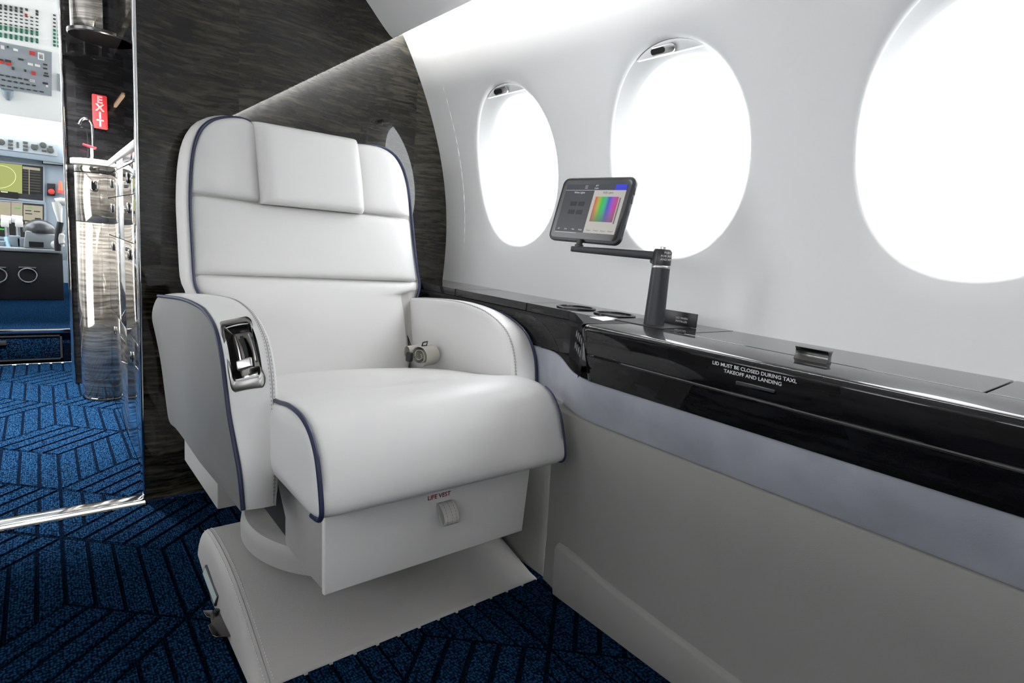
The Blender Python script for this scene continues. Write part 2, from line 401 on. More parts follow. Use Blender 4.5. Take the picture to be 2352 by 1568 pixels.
def window(i, wy, mir):
    fx = (lambda x: mirx(x)) if mir else (lambda x: x)
    N = 72; A = np.linspace(0, 2*math.pi, N, endpoint=False)
    def ring(hw, hh, off, zc=WZ): return [(fx(wallx(zc+se(a, hw, hh)[1])+off), wy+se(a, hw, hh)[0], zc+se(a, hw, hh)[1]) for a in A]
    mb = MB()
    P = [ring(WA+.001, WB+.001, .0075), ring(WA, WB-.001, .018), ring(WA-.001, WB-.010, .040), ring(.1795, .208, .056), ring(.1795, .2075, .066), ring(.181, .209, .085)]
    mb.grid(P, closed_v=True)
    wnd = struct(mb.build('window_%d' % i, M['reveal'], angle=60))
    pb = MB(); pr = ring(.1800, .2080, .060)
    c = np.mean(pr, axis=0)
    pb.add(pr+ring(.1800, .2080, .064), [tuple(range(N)), tuple(range(N, 2*N))[::-1]]+[(k, (k+1) % N, N+(k+1) % N, N+k) for k in range(N)])
    pb.build('pane', M['glass'], wnd)
    # sliding shade: pulled up so that only its lower rail shows in the top of the opening
    shut = mir and i < 7
    zt = WZ+.200
    sh = MB(); hw = WA-.002 if shut else WA*(1-((zt-WZ)/WB)**WN)**(1/WN)
    ys = np.linspace(-hw, hw, 25)
    G0, G1 = [], []
    for y in ys:
        ztop = WZ+WB*max(0, 1-(abs(y)/WA)**WN)**(1/WN)
        zb = 2*WZ-ztop if shut else zt
        col = [zb+(max(ztop, zb+1e-4)-zb)*t for t in np.linspace(0, 1, 9)]
        G0.append([(fx(wallx(z)+.012), wy+y, z) for z in col]); G1.append([(fx(wallx(z)+.019), wy+y, z) for z in col])
    sh.grid(G0); sh.grid(G1)
    sh.grid([[a[0] for a in G0], [a[0] for a in G1]])
    so = sh.build('shade', M['liner'], wnd, merge=True)
    if not mir:
        # finger pull: dark insert in a bright metal pill, on the shade
        xa, xb = wallx(WZ+.222)+.012, wallx(WZ+.202)+.012
        zdir = Vector((xa-xb, 0, .020)).normalized()
        F = frame((wallx(WZ+.2085)+.010, wy+.010, WZ+.2085), (0, -1, 0), zdir)
        h = MB(); plate(h, F, rrect(.062, .019, .0093, 6), .007, -.001)
        ho = h.build('shade_pull', M['steel'], so, bevel=.002)
        g = MB(); plate(g, F, [(p[0]-.011, p[1]) for p in rrect(.036, .012, .006, 6)], .002, .0052)
        g.build('pull_insert', M['void'], wnd)
    if not shut: portal((fx(wallx(WZ)+.105), wy, WZ), (1, 0, -.2) if mir else (-1, 0, -.2), .40, .48)
    return wnd
for i, wy in enumerate(WIN_Y): window(i+1, wy, False)
for i, wy in enumerate(WIN_Y): window(i+7, wy, True)

# ceiling panels with a cove between their lower lip and the wall
cp = [(.887, 1.407), (.873, 1.414), (.84, 1.442), (.792, 1.487), (.70, 1.567), (.58, 1.650), (.42, 1.725), (.22, 1.775), (XC, 1.79)]
cps = cr(cp, 5)
cfull = [tuple(p) for p in cps]+[(mirx(p[0]), p[1]) for p in cps[::-1][1:]]
mb = MB()
under = [(a, b) for a, b in cfull]
over = [(a-(.016 if a > XC else -.016), b+.028) for a, b in cfull]
over[0] = (.884, 1.425); over[-1] = (mirx(.884), 1.425)
P = [[(x, y, z) for x, z in under+over[::-1]] for y in np.linspace(YBACK, YB+.001, 6)]
mb.grid(P, closed_v=True)
ceiling = struct(mb.build('ceiling', M['ceil'], angle=35))
mb = MB()
mb.grid([[(wallx(1.50), y, 1.50), (.80, y, 1.53)] for y in (YBACK, YB)]); mb.grid([[(mirx(wallx(1.50)), y, 1.50), (mirx(.80), y, 1.53)] for y in (YBACK, YB)])
mb.build('cove_cap', M['liner'], ceiling)
for sgn, lab in ((1, 'white lighting strip hidden behind the ceiling lip above the three round windows'), (-1, 'white lighting strip behind the ceiling lip on the opposite side of the cabin')):
    mb = MB()
    x0, x1 = (.8705, .8645)
    X = [x0, x1] if sgn > 0 else [mirx(x0), mirx(x1)]
    mb.grid([[(X[0], y, 1.4395), (X[1], y, 1.4495)] for y in np.linspace(YBACK+.05, YB-.004, 9)])
    o = mb.build('cove_light', M['led']); tag(o, lab, 'light', 'cove lighting strips')

# bulkhead
def bulk(mir):
    fx = (lambda x: mirx(x)) if mir else (lambda x: x)
    edge = [(wallx(z)+.004, z) for z in np.linspace(.45, 1.455, 22)]
    poly = [(.199, 0.0), (1.05, 0.0), (1.10, .3)]+edge+[(.86, 1.47), (.80, 1.52), (.70, 1.60), (.55, 1.70), (.35, 1.78), (.199, 1.81)]
    mb = MB(); mb.prism([(fx(a), b) for a, b in poly], 'y', YB, YB+.034)
    return mb
wall_front = struct(bulk(False).build('wall_front', M['veneer'], angle=30))
struct(bulk(True).build('wall_front', M['veneer'], angle=30))
mb = MB(); mb.box(.1935, .1995, YB-.0015, YB+.036, 0, 1.80); struct(mb.build('trim_2', M['chrome'], bevel=.001))

# floor: dark backing and a carved pile of stripes in three directions (a tumbling-block pattern)
def carpet_floor(name, x0, x1, y0, y1, z, seed=(0.0, 0.0)):
    mb = MB(); mb.box(x0, x1, y0, y1, z-.03, z-.004)
    fl = struct(mb.build(name, M['carpet_dark'], smooth=False))
    b, h, a = .186, .170, .30
    e1, e2, e3 = np.array([b, h]), np.array([-b, h]), np.array([0, -a])
    T1, T2 = e1-e3, e2-e3
    pm = MB(); g = .0085
    def stripes(o, along, across, n):
        L = np.linalg.norm(along); ac = np.linalg.norm(across)
        for k in range(n):
            q0 = o+across*(k/n); q1 = o+across*((k+1)/n)
            ga = across/ac*(g/2)*1.25; gl = along/L*(g/2)*1.25
            pts = [q0+ga+gl, q0+ga+along-gl, q1-ga+along-gl, q1-ga+gl]
            c = np.mean(pts, axis=0)
            if c[0] < x0-.3 or c[0] > x1+.3 or c[1] < y0-.3 or c[1] > y1+.3: continue
            V = [(*p, z-.004) for p in pts]+[(*(p+(c-p)/np.linalg.norm(c-p)*.002), z) for p in pts]
            pm.add(V, [(4,5,6,7),(0,1,5,4),(1,2,6,5),(2,3,7,6),(3,0,4,7)])
    R = 12
    for i in range(-R, R+1):
        for j in range(-R, R+1):
            o = T1*i+T2*j+np.array(seed)
            if o[0] < x0-.6 or o[0] > x1+.6 or o[1] < y0-.9 or o[1] > y1+.9: continue
            stripes(o, e1, e2, 5); stripes(o+e3, -e3, e2, 4); stripes(o, e3, e1, 4)
    bm = bmesh.new(); vs = [bm.verts.new(v) for v in pm.v]
    for f in pm.f: bm.faces.new([vs[i] for i in f])
    bmesh.ops.recalc_face_normals(bm, faces=bm.faces)
    for co, no in (((x0,0,0),(-1,0,0)), ((x1,0,0),(1,0,0)), ((0,y0,0),(0,-1,0)), ((0,y1,0),(0,1,0))):
        bmesh.ops.bisect_plane(bm, geom=bm.verts[:]+bm.edges[:]+bm.faces[:], plane_co=co, plane_no=no, clear_outer=True)
    me = bpy.data.meshes.new('carpet_pile'); bm.to_mesh(me); bm.free()
    p = link('carpet_pile', me, M['carpet'], fl, smooth=False); p['kind'] = 'stuff'
    return fl
floor = carpet_floor('floor', -1.05, .93, YBACK, YB-.012, 0.0, (.013, .06))
carpet_floor('floor', -1.05, 1.05, YB+.034, 3.70, 0.0, (.017, 2.25))

# threshold strip in the doorway
mb = MB(); mb.prism([(YB-.012, .0005), (YB+.034, .0005), (YB+.034, .0085), (YB+.028, .0105), (YB-.004, .0105), (YB-.012, .0085)], 'x', -.30, .197)
tr = struct(mb.build('trim_1', M['aluminium'], bevel=.001))
mb = MB(); mb.prism([(YB-.020, -.002), (YB-.012, -.002), (YB-.012, .007), (YB-.020, .004)], 'x', -.30, .197)
mb.build('edge_strip', M['cream'], tr)

# end wall behind the viewer, lower wall on the other side
mb = MB(); mb.box(-1.25, 1.15, YBACK-.03, YBACK, 0, 1.85); struct(mb.build('wall_back', M['liner']))
mb = MB(); mb.prism([(mirx(.90), 0), (mirx(.90), .60), (mirx(1.12), .66), (mirx(1.16), .66), (mirx(1.16), 0)], 'y', YBACK, YB)
struct(mb.build('wall_left_lower', M['panel_taupe']))

# ------------------------------------------------------------------ right lower sidewall: lower panel, suede band, kick panel
def sweep(stations, secs):
    return [[(x, y, z) for x, z in s] for y, s in zip(stations, secs)]
def lerp(a, b, t): return a+(b-a)*t
def sm(t): t = min(1, max(0, t)); return t*t*(3-2*t)
def xs(y):                                     # how far the lining steps outboard beside the seat
    return sm((y-.745)/(1.0-.745))
YS = [YBACK]+list(np.linspace(-1.2, .70, 8))+list(np.linspace(.735, 1.02, 16))+[1.2, YB]
mb = MB()
SB = []
for y in YS:
    t = xs(y)
    top = (lerp(.8375, .950, t), lerp(.533, .545, t)); bot = (lerp(.866, .949, t), .440)
    SB.append([(top[0]+.012, top[1]), (top[0]+.002, top[1]-.001), (top[0], top[1]-.005), (lerp(top[0], bot[0], .5)+.001, lerp(top[1], bot[1], .5)), (bot[0], bot[1]+.004), (bot[0]+.003, bot[1]), (bot[0]+.014, bot[1])])
mb.grid(sweep(YS, SB))
lower = MB()
YL = [YBACK, -.6, 0, .4, .7, .84, .888]
sec = lambda y, dx: [(.97, .4395), (.880+dx, .439), (.872+dx, .4375), (.869+dx, .433), (.878+dx, .33), (.886+dx, .20), (.890+dx, .115), (.893+dx, 0.0), (.94, 0.0)]
lower.grid(sweep(YL, [sec(y, lerp(0, .03, xs(y))) for y in YL]))
lower_o = lower.build('lower_panel', M['panel_taupe'], wall_right, angle=50)
l2 = MB(); YL2 = [.8895, 1.0, 1.2, YB]
l2.grid(sweep(YL2, [[(.98, .4395), (.954, .4375), (.951, .43), (.944, .30), (.9165, .0), (.96, 0)] for y in YL2]))
l2.build('lower_panel', M['panel_taupe'], wall_right, angle=50)
mb.build('suede_band', M['suede'], wall_right, angle=50)
# kick panel (its upper edge falls away towards the camera)
kb = MB(); KS = [YBACK, 0, .3, .5, .65, .76, .805, .83]
KZ = [.06, .075, .088, .10, .11, .122, .128, .128]
kb.grid(sweep(KS, [[(.894, z), (.884, z-.004), (.879, z-.012), (.884, .02), (.888, 0.0), (.905, 0.0)] for z in KZ]))
kp = kb.build('baseboard_right', M['panel_taupe'], angle=45); struct(kp)

# ------------------------------------------------------------------ side console: ledge, lids, cup holders, control niche
con = thing('side_console', 'long black lacquered side ledge with flush lids, under the round windows', 'console', (.95, .5, 0))
BV = M['black_veneer']
YN = .745                                       # forward end of the deep console box
SE = [1.766, 1.405, 1.078, .612, .155, -.45, -1.2]
gap = .0016
def holed_plate(mb, x0, x1, y0, y1, zt, t, holes, N=48):
    """flat plate in x,y cut into one cell per hole along y"""
    ys = [y0]+[(a[1]+b[1])/2 for a, b in zip(holes[:-1], holes[1:])]+[y1]
    for (cx, cy, r), a, b in zip(holes, ys[:-1], ys[1:]):
        A = np.linspace(0, 2*math.pi, N, endpoint=False); rect = []
        for q in A:
            c, s = math.cos(q), math.sin(q)
            k = min(((x1-cx) if c > 0 else (cx-x0))/max(abs(c), 1e-9), ((b-cy) if s > 0 else (cy-a))/max(abs(s), 1e-9))
            rect.append([cx+c*k, cy+s*k])
        for px, py in ((x0, a), (x1, a), (x0, b), (x1, b)):
            k = min(range(N), key=lambda i: (rect[i][0]-px)**2+(rect[i][1]-py)**2); rect[k] = [px, py]
        c0 = [(cx+r*math.cos(q), cy+r*math.sin(q)) for q in A]
        mb.grid([[(*p, zt-t) for p in c0], [(*p, zt) for p in c0], [(*p, zt) for p in rect], [(*p, zt-t) for p in rect]], closed_v=True)
for k in range(len(SE)-1):
    ya, yb = SE[k+1]+gap, SE[k]-gap
    mb = MB()
    if k == 2:
        holed_plate(mb, .9365, 1.126, ya, .9145, ZL, .02, [(1.026, .857, .045)])
        holed_plate(mb, .9455, 1.126, .9145, yb, ZL, .02, [(1.020, .976, .045)])
        mb.build('ledge_panel', BV, con, angle=25)
    else:
        xf = .9455 if k < 3 else .9372
        mb.box(xf, 1.126, ya, yb, ZL-.02, ZL); mb.build('ledge_panel', BV, con, bevel=.0012, angle=12)
mb = MB(); mb.box(.946, 1.11, -1.2, 1.765, ZL-.03, ZL-.022); mb.box(.926, .946, -1.2, .91, ZL-.03, ZL-.022); mb.build('ledge_bed', M['void'], con)
for c in ((1.020, .976), (1.026, .857)):
    cup = MB(); cup.lathe([(.049, ZL), (.049, ZL+.0025), (.047, ZL+.0035), (.0425, ZL+.0035), (.0405, ZL+.001), (.040, ZL-.008), (.038, ZL-.055), (.0, ZL-.055)], (*c, 0), 48)
    cup.build('cup_holder', M['cup'], con)
# deep console box: hinged top lid and the drop front, closed
lid = MB()
LP = [(.9325, ZL-.016), (.9325, ZL-.0012), (.9313, ZL), (.8145, ZL), (.808, ZL-.002), (.8035, ZL-.0065), (.802, ZL-.012), (.8095, .594), (.811, .5925), (.83, .5925)]
lid.grid(sweep([-1.2, 0, .4, .7335, .7345], [LP]*4+[[(x+.001, z-.001) for x, z in LP]]))
lid.add([(x, .7345, z) for x, z in LP], [tuple(range(len(LP)))])
lid.build('lid', BV, con, angle=35)
fas = MB()
FP = [(.829, .590), (.8115, .590), (.810, .5885), (.8345, .534), (.85, .534)]
fas.grid(sweep([-1.2, 0, .4, .7335], [FP]*4))
fas.build('drop_front', BV, con, angle=35)
# forward end cap of the box: bright rounded post edge
cap = MB()
CPF = [(.9335, ZL-.0005), (.815, ZL-.0005), (.8085, ZL-.0025), (.804, ZL-.007), (.8025, ZL-.0125), (.8345, .534), (.86, .534), (.94, .534)]
cy = [.7355, .742, .747, .750]; ci = [0, .0, .002, .006]
cap.grid([[(x+(d if x < .9 else 0), y, z-(d*.3 if z > .6 else 0)) for x, z in CPF] for y, d in zip(cy, ci)])
cap.add([(x+(.006 if x < .9 else 0), .750, z-(.0018 if z > .6 else 0)) for x, z in CPF], [tuple(range(len(CPF)))])
cap.build('end_cap', BV, con, angle=35)
# diagonal control niche between box and the shallow ledge
n0, n1 = np.array([.809, .7505]), np.array([.9475, .9145])
d = (n1-n0)/np.linalg.norm(n1-n0); nrm = np.array([-d[1], d[0]])
ni = MB()
arc_ = [n0+(n1-n0)*t-nrm*.016*math.sin(math.pi*t) for t in np.linspace(0, 1, 14)]
ni.grid([[(*p, .540) for p in arc_], [(*p, ZL-.012) for p in arc_], [(*(p+nrm*.003), ZL-.003) for p in arc_], [(*(p-nrm*.002), ZL) for p in arc_]])
ni.add([(*(arc_[0]-nrm*.002), ZL-.0002), (*(arc_[-1]-nrm*.002), ZL-.0002), (.9395, .9145, ZL-.0002), (.9365, .7355, ZL-.0002)], [(0, 1, 2, 3)])
ni.build('control_niche', M['niche'], con, angle=50)
nf = MB(); nf.grid([[(lerp(.8375, .950, xs(y))+x_, y, lerp(.533, .545, xs(y))+z_) for x_, z_ in ((.004, .0005), (.012, .003), (.14, .006))] for y in np.linspace(.735, 1.02, 16)])
nf.build('niche_sill', M['black_gloss'], con, angle=50)
q0, q1 = n0-nrm*.010, n1-nrm*.010
for r_, zz in enumerate((.606, .580)):
    for c_ in range(4):
        t = .24+.16*c_; p = q0+(q1-q0)*t+nrm*.002
        sw = MB(); F = frame((*p, zz), (-d[0], -d[1], 0), (0, 0, 1)); plate(sw, F, rrect(.022, .018, .003, 3), .003, -.0015)
        so = sw.build('switch', M['black'], con, bevel=.0008)
        mk = MB(); F2 = frame((*(p+nrm*.0018), zz+.001), (-d[0], -d[1], 0), (0, 0, 1)); plate(mk, F2, rrect(.0016, .012, .0006, 2), .0006, 0); mk.build('switch_mark', M['white_print'], so)
# shallow forward fascia
ff = MB(); FF = [(.96, ZL-.0205), (.950, ZL-.0205), (.9475, ZL-.0235), (.9475, .60), (.952, .547), (.97, .547)]
ff.grid(sweep([.9145, 1.1, 1.4, 1.765], [FF]*4)); ff.build('forward_fascia', BV, con, angle=35)
# flush latch, lettering
LF0, LF1 = np.array([.802, ZL-.012]), np.array([.8095, .594])
def lidp(x, y):                                 # a pixel on the sloping lid front
    nrm_ = np.array([-(LF0[1]-LF1[1]), 0, -(LF1[0]-LF0[0])])
    nrm_ = nrm_/np.linalg.norm(nrm_)
    return PP(x, y, (LF0[0], 0, LF0[1]), nrm_), nrm_
pL, nr = lidp(1736, 889)
up = np.cross((0, -1, 0), nr); up = up if up[2] > 0 else -up
a, b = lidp(1690, 879)[0], lidp(1782, 900)[0]
F = frame(pL-nr*.0, (0, -1, 0), up)
lt = MB(); plate(lt, F, rrect(abs(a[1]-b[1]), .0075, .0025, 4), .0035, -.001); lt.build('latch', M['gunmetal'], con, bevel=.001)
lt = MB(); plate(lt, frame(pL+np.array(nr)*.0026+up*.001, (0, -1, 0), up), rrect(abs(a[1]-b[1])*.94, .003, .0012, 3), .0006, 0); lt.build('latch_lip', M['steel'], con)
t0, t1 = lidp(1665, 846)[0], lidp(1795, 874)[0]
tc_ = (t0+t1)/2
text('lettering', 'LID MUST BE CLOSED DURING TAXI,', .0079, frame(tc_+nr*.0006+up*.0045, (0, -1, 0), up), M['white_print'], con, bold=.00012)
text('lettering', 'TAKEOFF AND LANDING', .0079, frame(tc_+nr*.0006-up*.0045, (0, -1, 0), up), M['white_print'], con, bold=.00012)
# spool shaped table clip standing in the groove
ca, cb_ = PZ(1829, 821, ZL), PZ(1903, 836, ZL)
cm = (ca+cb_)/2; ln = abs(ca[1]-cb_[1])
cl = MB(); prof = [(-.010, 0), (-.0065, .005), (-.0055, .010), (-.0065, .015), (-.0105, .0195), (.0105, .0195), (.0065, .015), (.0055, .010), (.0065, .005), (.010, 0)]
cl.prism([(cm[0]+p[0], ZL+p[1]) for p in prof], 'y', cm[1]-ln/2, cm[1]+ln/2)
cl.build('table_clip', M['gunmetal'], con, bevel=.0006, angle=50)
# printed placards on the ledge
pl = MB(); q = [PZ(*p, ZL) for p in ((1354, 728), (1392, 727), (1426, 733), (1385, 737))]
pl.add([(p[0], p[1], ZL+.0006) for p in q]+[(p[0], p[1], ZL+.0001) for p in q], [(0,1,2,3),(7,6,5,4),(0,4,5,1),(1,5,6,2),(2,6,7,3),(3,7,4,0)]); pl.build('placard', M['white_print'], con, smooth=False)
for q in (((1447, 733), (1512, 745), (1510, 747), (1445, 735)), ((1524, 749), (1590, 744), (1592, 746.5), (1535, 751.5))):
    pl = MB(); q = [PZ(*p, ZL) for p in q]
    pl.add([(p[0], p[1], ZL+.0006) for p in q]+[(p[0], p[1], ZL+.0001) for p in q], [(0,1,2,3),(7,6,5,4),(0,4,5,1),(1,5,6,2),(2,6,7,3),(3,7,4,0)]); pl.build('placard', M['grey_print'], con, smooth=False)

# ------------------------------------------------------------------ the seat
seat = thing('cabin_seat', 'white leather swivel armchair with navy piping, facing the camera before the dark bulkhead', 'seat', (.58, 1.22, 0))
XS = .585
_bz = [.36, .40, .654, .852, 1.04, 1.10]; _by = [1.472, 1.485, 1.552, 1.602, 1.636, 1.645]
def by(z): return float(np.interp(z, _bz, _by))
def on_back(x, y, off=0.0):
    Y = 1.55
    for _ in range(40):
        p = PY(x, y, Y); Y = .5*Y+.5*(by(p[2])-off)
    return PY(x, y, Y)
OL = [(452, 690), (456, 676), (447, 655), (443, 628), (439, 560), (435, 480), (435, 430), (438, 375), (446, 330), (462, 295), (490, 275), (530, 270), (563, 276), (590, 291)]
OR = [(838, 334), (873, 338), (903, 355), (923, 385), (936, 430), (943, 490), (950, 560), (957, 620), (962, 655), (957, 680), (949, 697), (947, 720), (950, 760), (957, 800), (957, 835)]
L3 = cr([on_back(*p) for p in OL], 8); R3 = cr([on_back(*p) for p in OR], 8)
topm = cr([L3[-1], (L3[-1]+R3[0])/2+np.array([0, 0, -.014]), R3[0]], 10)
def at_z(C, z, side):
    C = np.array(C); k = np.argsort(C[:, 2]); 
    return float(np.interp(z, C[k, 2], C[k, 0]))
Lup = L3[8*2:8*10]; Rup = R3[8*2:8*9]
zs1L, zs1R = on_back(437, 444)[2], on_back(941, 502)[2]
zs2L, zs2R = on_back(443, 630)[2], on_back(957, 647)[2]
zs1, zs2 = (zs1L+zs1R)/2, (zs2L+zs2R)/2
def coons(bot, top, left, right, nu=40, nv=28, A=.02, pu=10, pv=12, qv=.36, crown=0.0):
    b = resample(bot, nu); t = resample(top, nu); l = resample(left, nv); r = resample(right, nv)
    G = []
    for i in range(nu):
        u = i/(nu-1); row = []
        for j in range(nv):
            v = j/(nv-1)
            p = (1-v)*b[i]+v*t[i]+(1-u)*l[j]+u*r[j]-((1-u)*(1-v)*b[0]+u*(1-v)*b[-1]+(1-u)*v*t[0]+u*v*t[-1])
            f = (1-abs(2*u-1)**pu)*max(0, 1-abs(2*v-1)**pv)**qv
            row.append((p[0], by(p[1])-A*f-crown*(1-(2*u-1)**2)+.004, p[1]))
        G.append(row)
    return G
def xz(C): return [(p[0], p[2]) for p in C]
def seg_z(C, z0, z1, n=24):                    # part of an outline between two heights, rising
    C = np.array(C); k = np.argsort(C[:, 2]); zz = np.linspace(z0, z1, n)
    return [(float(np.interp(z, C[k, 2], C[k, 0])), z) for z in zz]
apexL = int(np.argmax(L3[:, 2])); apexR = int(np.argmax(R3[:, 2]))
Lside, Rside = L3[8*2:apexL+1], R3[apexR:8*8+1]
# backrest shell
bk = MB()
loop = [tuple(p) for p in L3[6:]]+[tuple(p) for p in topm[1:-1]]+[tuple(p) for p in R3[:-4]]
loop = [(.318, by(.40), .40), (.318, by(.5), .5)]+loop+[(.853, by(.5), .5), (.853, by(.40), .40)]
loop = resample(loop+[loop[0]], 140)[:-1]
cx_, cz_ = XS, .72
rings = []
for sx_, dy, dz in ((1.0, .003, 0), (1.018, .010, .002), (1.036, .028, .003), (1.052, .058, 0), (1.050, .085, -.004), (1.02, .104, -.012), (.96, .112, -.02), (.7, .114, -.02)):
    rings.append([(cx_+(p[0]-cx_)*sx_, min(by(p[2])+dy, 1.757), cz_+(p[2]-cz_)*(1+(sx_-1)*.35)+dz*(1 if p[2] > .8 else 0)) for p in loop])
bk.grid(rings, closed_v=True)
n = len(loop); bk.f.append(tuple(range(n))); o_ = len(bk.v)-n; bk.f.append(tuple(o_+i for i in range(n)))
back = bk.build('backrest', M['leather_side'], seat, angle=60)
pm = MB(); 
lowL = [(.319, .385), (.319, .60)]+seg_z(L3[8:8*4], .618, zs2, 6); lowR = [(.850, .385), (.850, .56), (.846, .60), (.846, .615)]+seg_z(R3[8*7:8*10], .632, zs2, 5)
pm.grid(coons([(.319, .385), (.850, .385)], [lowL[-1], lowR[-1]], lowL, lowR, A=.022, nv=36, pv=12))
pm.build('lower_back_panel', M['leather'], back, angle=70)
pm = MB(); a, b = seg_z(Lside, zs2, zs1L), seg_z(Rside, zs2, zs1R)
pm.grid(coons([a[0], b[0]], [a[-1], (.438, zs1-.004), (.712, zs1+.000), b[-1]], a, b, A=.024))
pm.build('middle_back_panel', M['leather'], back, angle=70)
# wings either side of the headrest
hl, hr_ = .440, .712
wl = [(p[0], p[2]) for p in L3[apexL:]]; zwL = wl[-1][1]
a = seg_z(Lside, zs1L, L3[apexL][2], 40)
arcL = [seg_z(Lside, zs1L, zs1L, 1)[0]]+[(p[0], p[2]) for p in L3 if p[2] > zs1L+.001 and p[0] <= L3[apexL][0]+1e-6]
pm = MB(); pm.grid(coons([arcL[0], (.438, zs1-.003), (hl+.02, zs1-.002)], [arcL[-1]]+wl[1:]+[(hl+.02, zwL-.006)], arcL, [(hl+.02, zs1-.002), (hl+.02, zwL-.006)], A=.034, nu=30, nv=44, pu=4, pv=10))
pm.build('wing_panel', M['leather'], back, angle=70)
arcR = [seg_z(Rside, zs1R, zs1R, 1)[0]]+[(p[0], p[2]) for p in R3[:8*7] if p[2] > zs1R+.001][::-1]
pm = MB(); pm.grid(coons([(hr_-.02, zs1), arcR[0]], [(hr_-.02, R3[0][2]), (R3[0][0], R3[0][2])], [(hr_-.02, zs1), (hr_-.02, R3[0][2])], arcR, A=.034, nu=30, nv=44, pu=4, pv=10))
pm.build('wing_panel', M['leather'], back, angle=70)
pp = MB(); path = [np.array((p[0], p[1]-.004, p[2])) for p in list(L3[4:])+list(topm[1:-1])+list(R3)]
pp.tube(path, .0042, 8); pp.build('piping', M['navy'], back)
# headrest
hd = MB(); yh = 1.596
nx, nz = 26, 22
tl, trr, bl, brr = PY(593, 273, yh-.03), PY(832, 317, yh-.03), PY(600, 468, yh-.02), PY(833, 491, yh-.02)
def hp(u, v, s):
    x = (1-v)*((1-u)*bl[0]+u*brr[0])+v*((1-u)*tl[0]+u*trr[0]); z = (1-v)*((1-u)*bl[2]+u*brr[2])+v*((1-u)*tl[2]+u*trr[2])
    e = (1-abs(2*u-1)**14)*(1-abs(2*v-1)**16)
    sh = .5*.003*(1-e)
    return x, z, e
G = []
for i in range(nx):
    row = []
    for j in range(nz):
        u, v = (1-math.cos(math.pi*i/(nx-1)))/2, (1-math.cos(math.pi*j/(nz-1)))/2
        x, z, e = hp(u, v, 0)
        row.append((x, by(z)-.014-.046*e**.33-.005*math.sin(math.pi*v), z))
    G.append(row)
hd.grid(G)
hd.grid([[(p[0], by(p[2])+.02, p[2]) for p in r_] for r_ in G])
brd = [G[i][0] for i in range(nx)]+[G[-1][j] for j in range(1, nz)]+[G[i][-1] for i in range(nx-2, -1, -1)]+[G[0][j] for j in range(nz-2, 0, -1)]
hd.grid([brd, [(p[0], by(p[2])+.02, p[2]) for p in brd]], closed_v=True)
head = hd.build('headrest', M['leather'], seat, angle=65)
hw_ = MB(); hw_.tube([(p[0], p[1]+.001, p[2]) for p in [G[0][j] for j in range(nz)]], .0022, 6); hw_.build('welt', M['leather_side'], head)

# seat cushion
CPR = [(1.50, .395), (1.35, .428), (1.20, .455), (1.08, .470), (1.008, .477), (.954, .4855), (.905, .4865), (.870, .480), (.842, .466), (.817, .440), (.801, .404), (.790, .365), (.792, .350), (.802, .342), (.83, .338), (.99, .336), (1.25, .330), (1.50, .325)]
top_ = cr(CPR, 6); prof = resample(np.vstack([top_, [(1.505, .36)], top_[:1]]), 150)[:-1]
xl, xr = .3165, .838
cs = MB(); rings = []
for t in np.linspace(0, 1, 33):
    x = xl+(xr-xl)*t; k = (1-abs(2*t-1)**2.2)
    edge = .003*(abs(2*t-1)**24)
    R_ = []
    for (y, z) in prof:
        f = 1.0 if z > .40 else max(0, (z-.34)/.06)
        crown = .010*k*f*sm((y-.78)/.1)
        fr = .007*k*(1-sm((y-.80)/.12))*sm((z-.345)/.05)
        lift = .013*t*f*sm((y-.78)/.08)*(1-sm((y-.93)/.20))
        R_.append((x, y-fr+edge*(.0 if y > 1.2 else .6), z+crown+lift-edge*(1 if z > .4 else -.5)))
    rings.append(R_)
cs.grid(rings, closed_v=True)
pc = np.mean(prof, axis=0)
for s_, R_ in ((-1, rings[0]), (1, rings[-1])):
    cap_ = [R_]
    for f, dx in ((.93, .005), (.6, .010), (.02, .012)):
        cap_.append([(p[0]+s_*dx*(1 if p[1] < 1.05 else .1), pc[0]+(p[1]-pc[0])*f, pc[1]+(p[2]-pc[1])*f) for p in R_])
    cs.grid(cap_, closed_v=True)
cush = cs.build('seat_cushion', M['leather'], seat, angle=70)
for x in (xl-.001, xr+.001):
    pts = [(x, y, z+(.013*min(1, max(0, (z-.34)/.06))*sm((y-.78)/.08) if x > .5 else 0)) for y, z in resample(cr(CPR[3 if x < .5 else 7:15], 6), 70)]
    pp = MB(); pp.tube(pts, .0042 if x < .5 else .0020, 8); pp.build('piping', M['navy'], cush)

# armrests: lofted between an inner and an outer edge curve
IN = [(1.66, .592), (1.45, .614), (1.30, .624), (1.20, .620), (1.14, .609), (1.09, .590), (1.060, .568), (1.036, .532), (1.023, .490), (1.014, .43), (1.011, .35), (1.018, .275)]
OUT = [(1.66, .588), (1.45, .606), (1.30, .609), (1.235, .602), (1.175, .584), (1.135, .556), (1.110, .525), (1.088, .486), (1.066, .44), (1.042, .40), (1.015, .35), (.998, .288)]
OX = [.224, .240, .247, .249, .250, .250, .250, .250, .251, .253, .256, .258]
LOW = [(1.70, .50), (1.72, .40), (1.705, .30), (1.67, .255), (1.58, .262), (1.48, .268), (1.40, .270), (1.30, .273), (1.20, .279), (1.12, .283), (1.05, .285), (.999, .286)]
NS, NT = 110, 30
inn = resample(cr([(.3165, y, z) for y, z in IN], 10), NS); out = cr([(x, y, z) for x, (y, z) in zip(OX, OUT)], 10); out = resample(out, NS)
low = resample(cr([(x-.004, y, z) for x, (y, z) in zip(OX, LOW)], 10), NS)
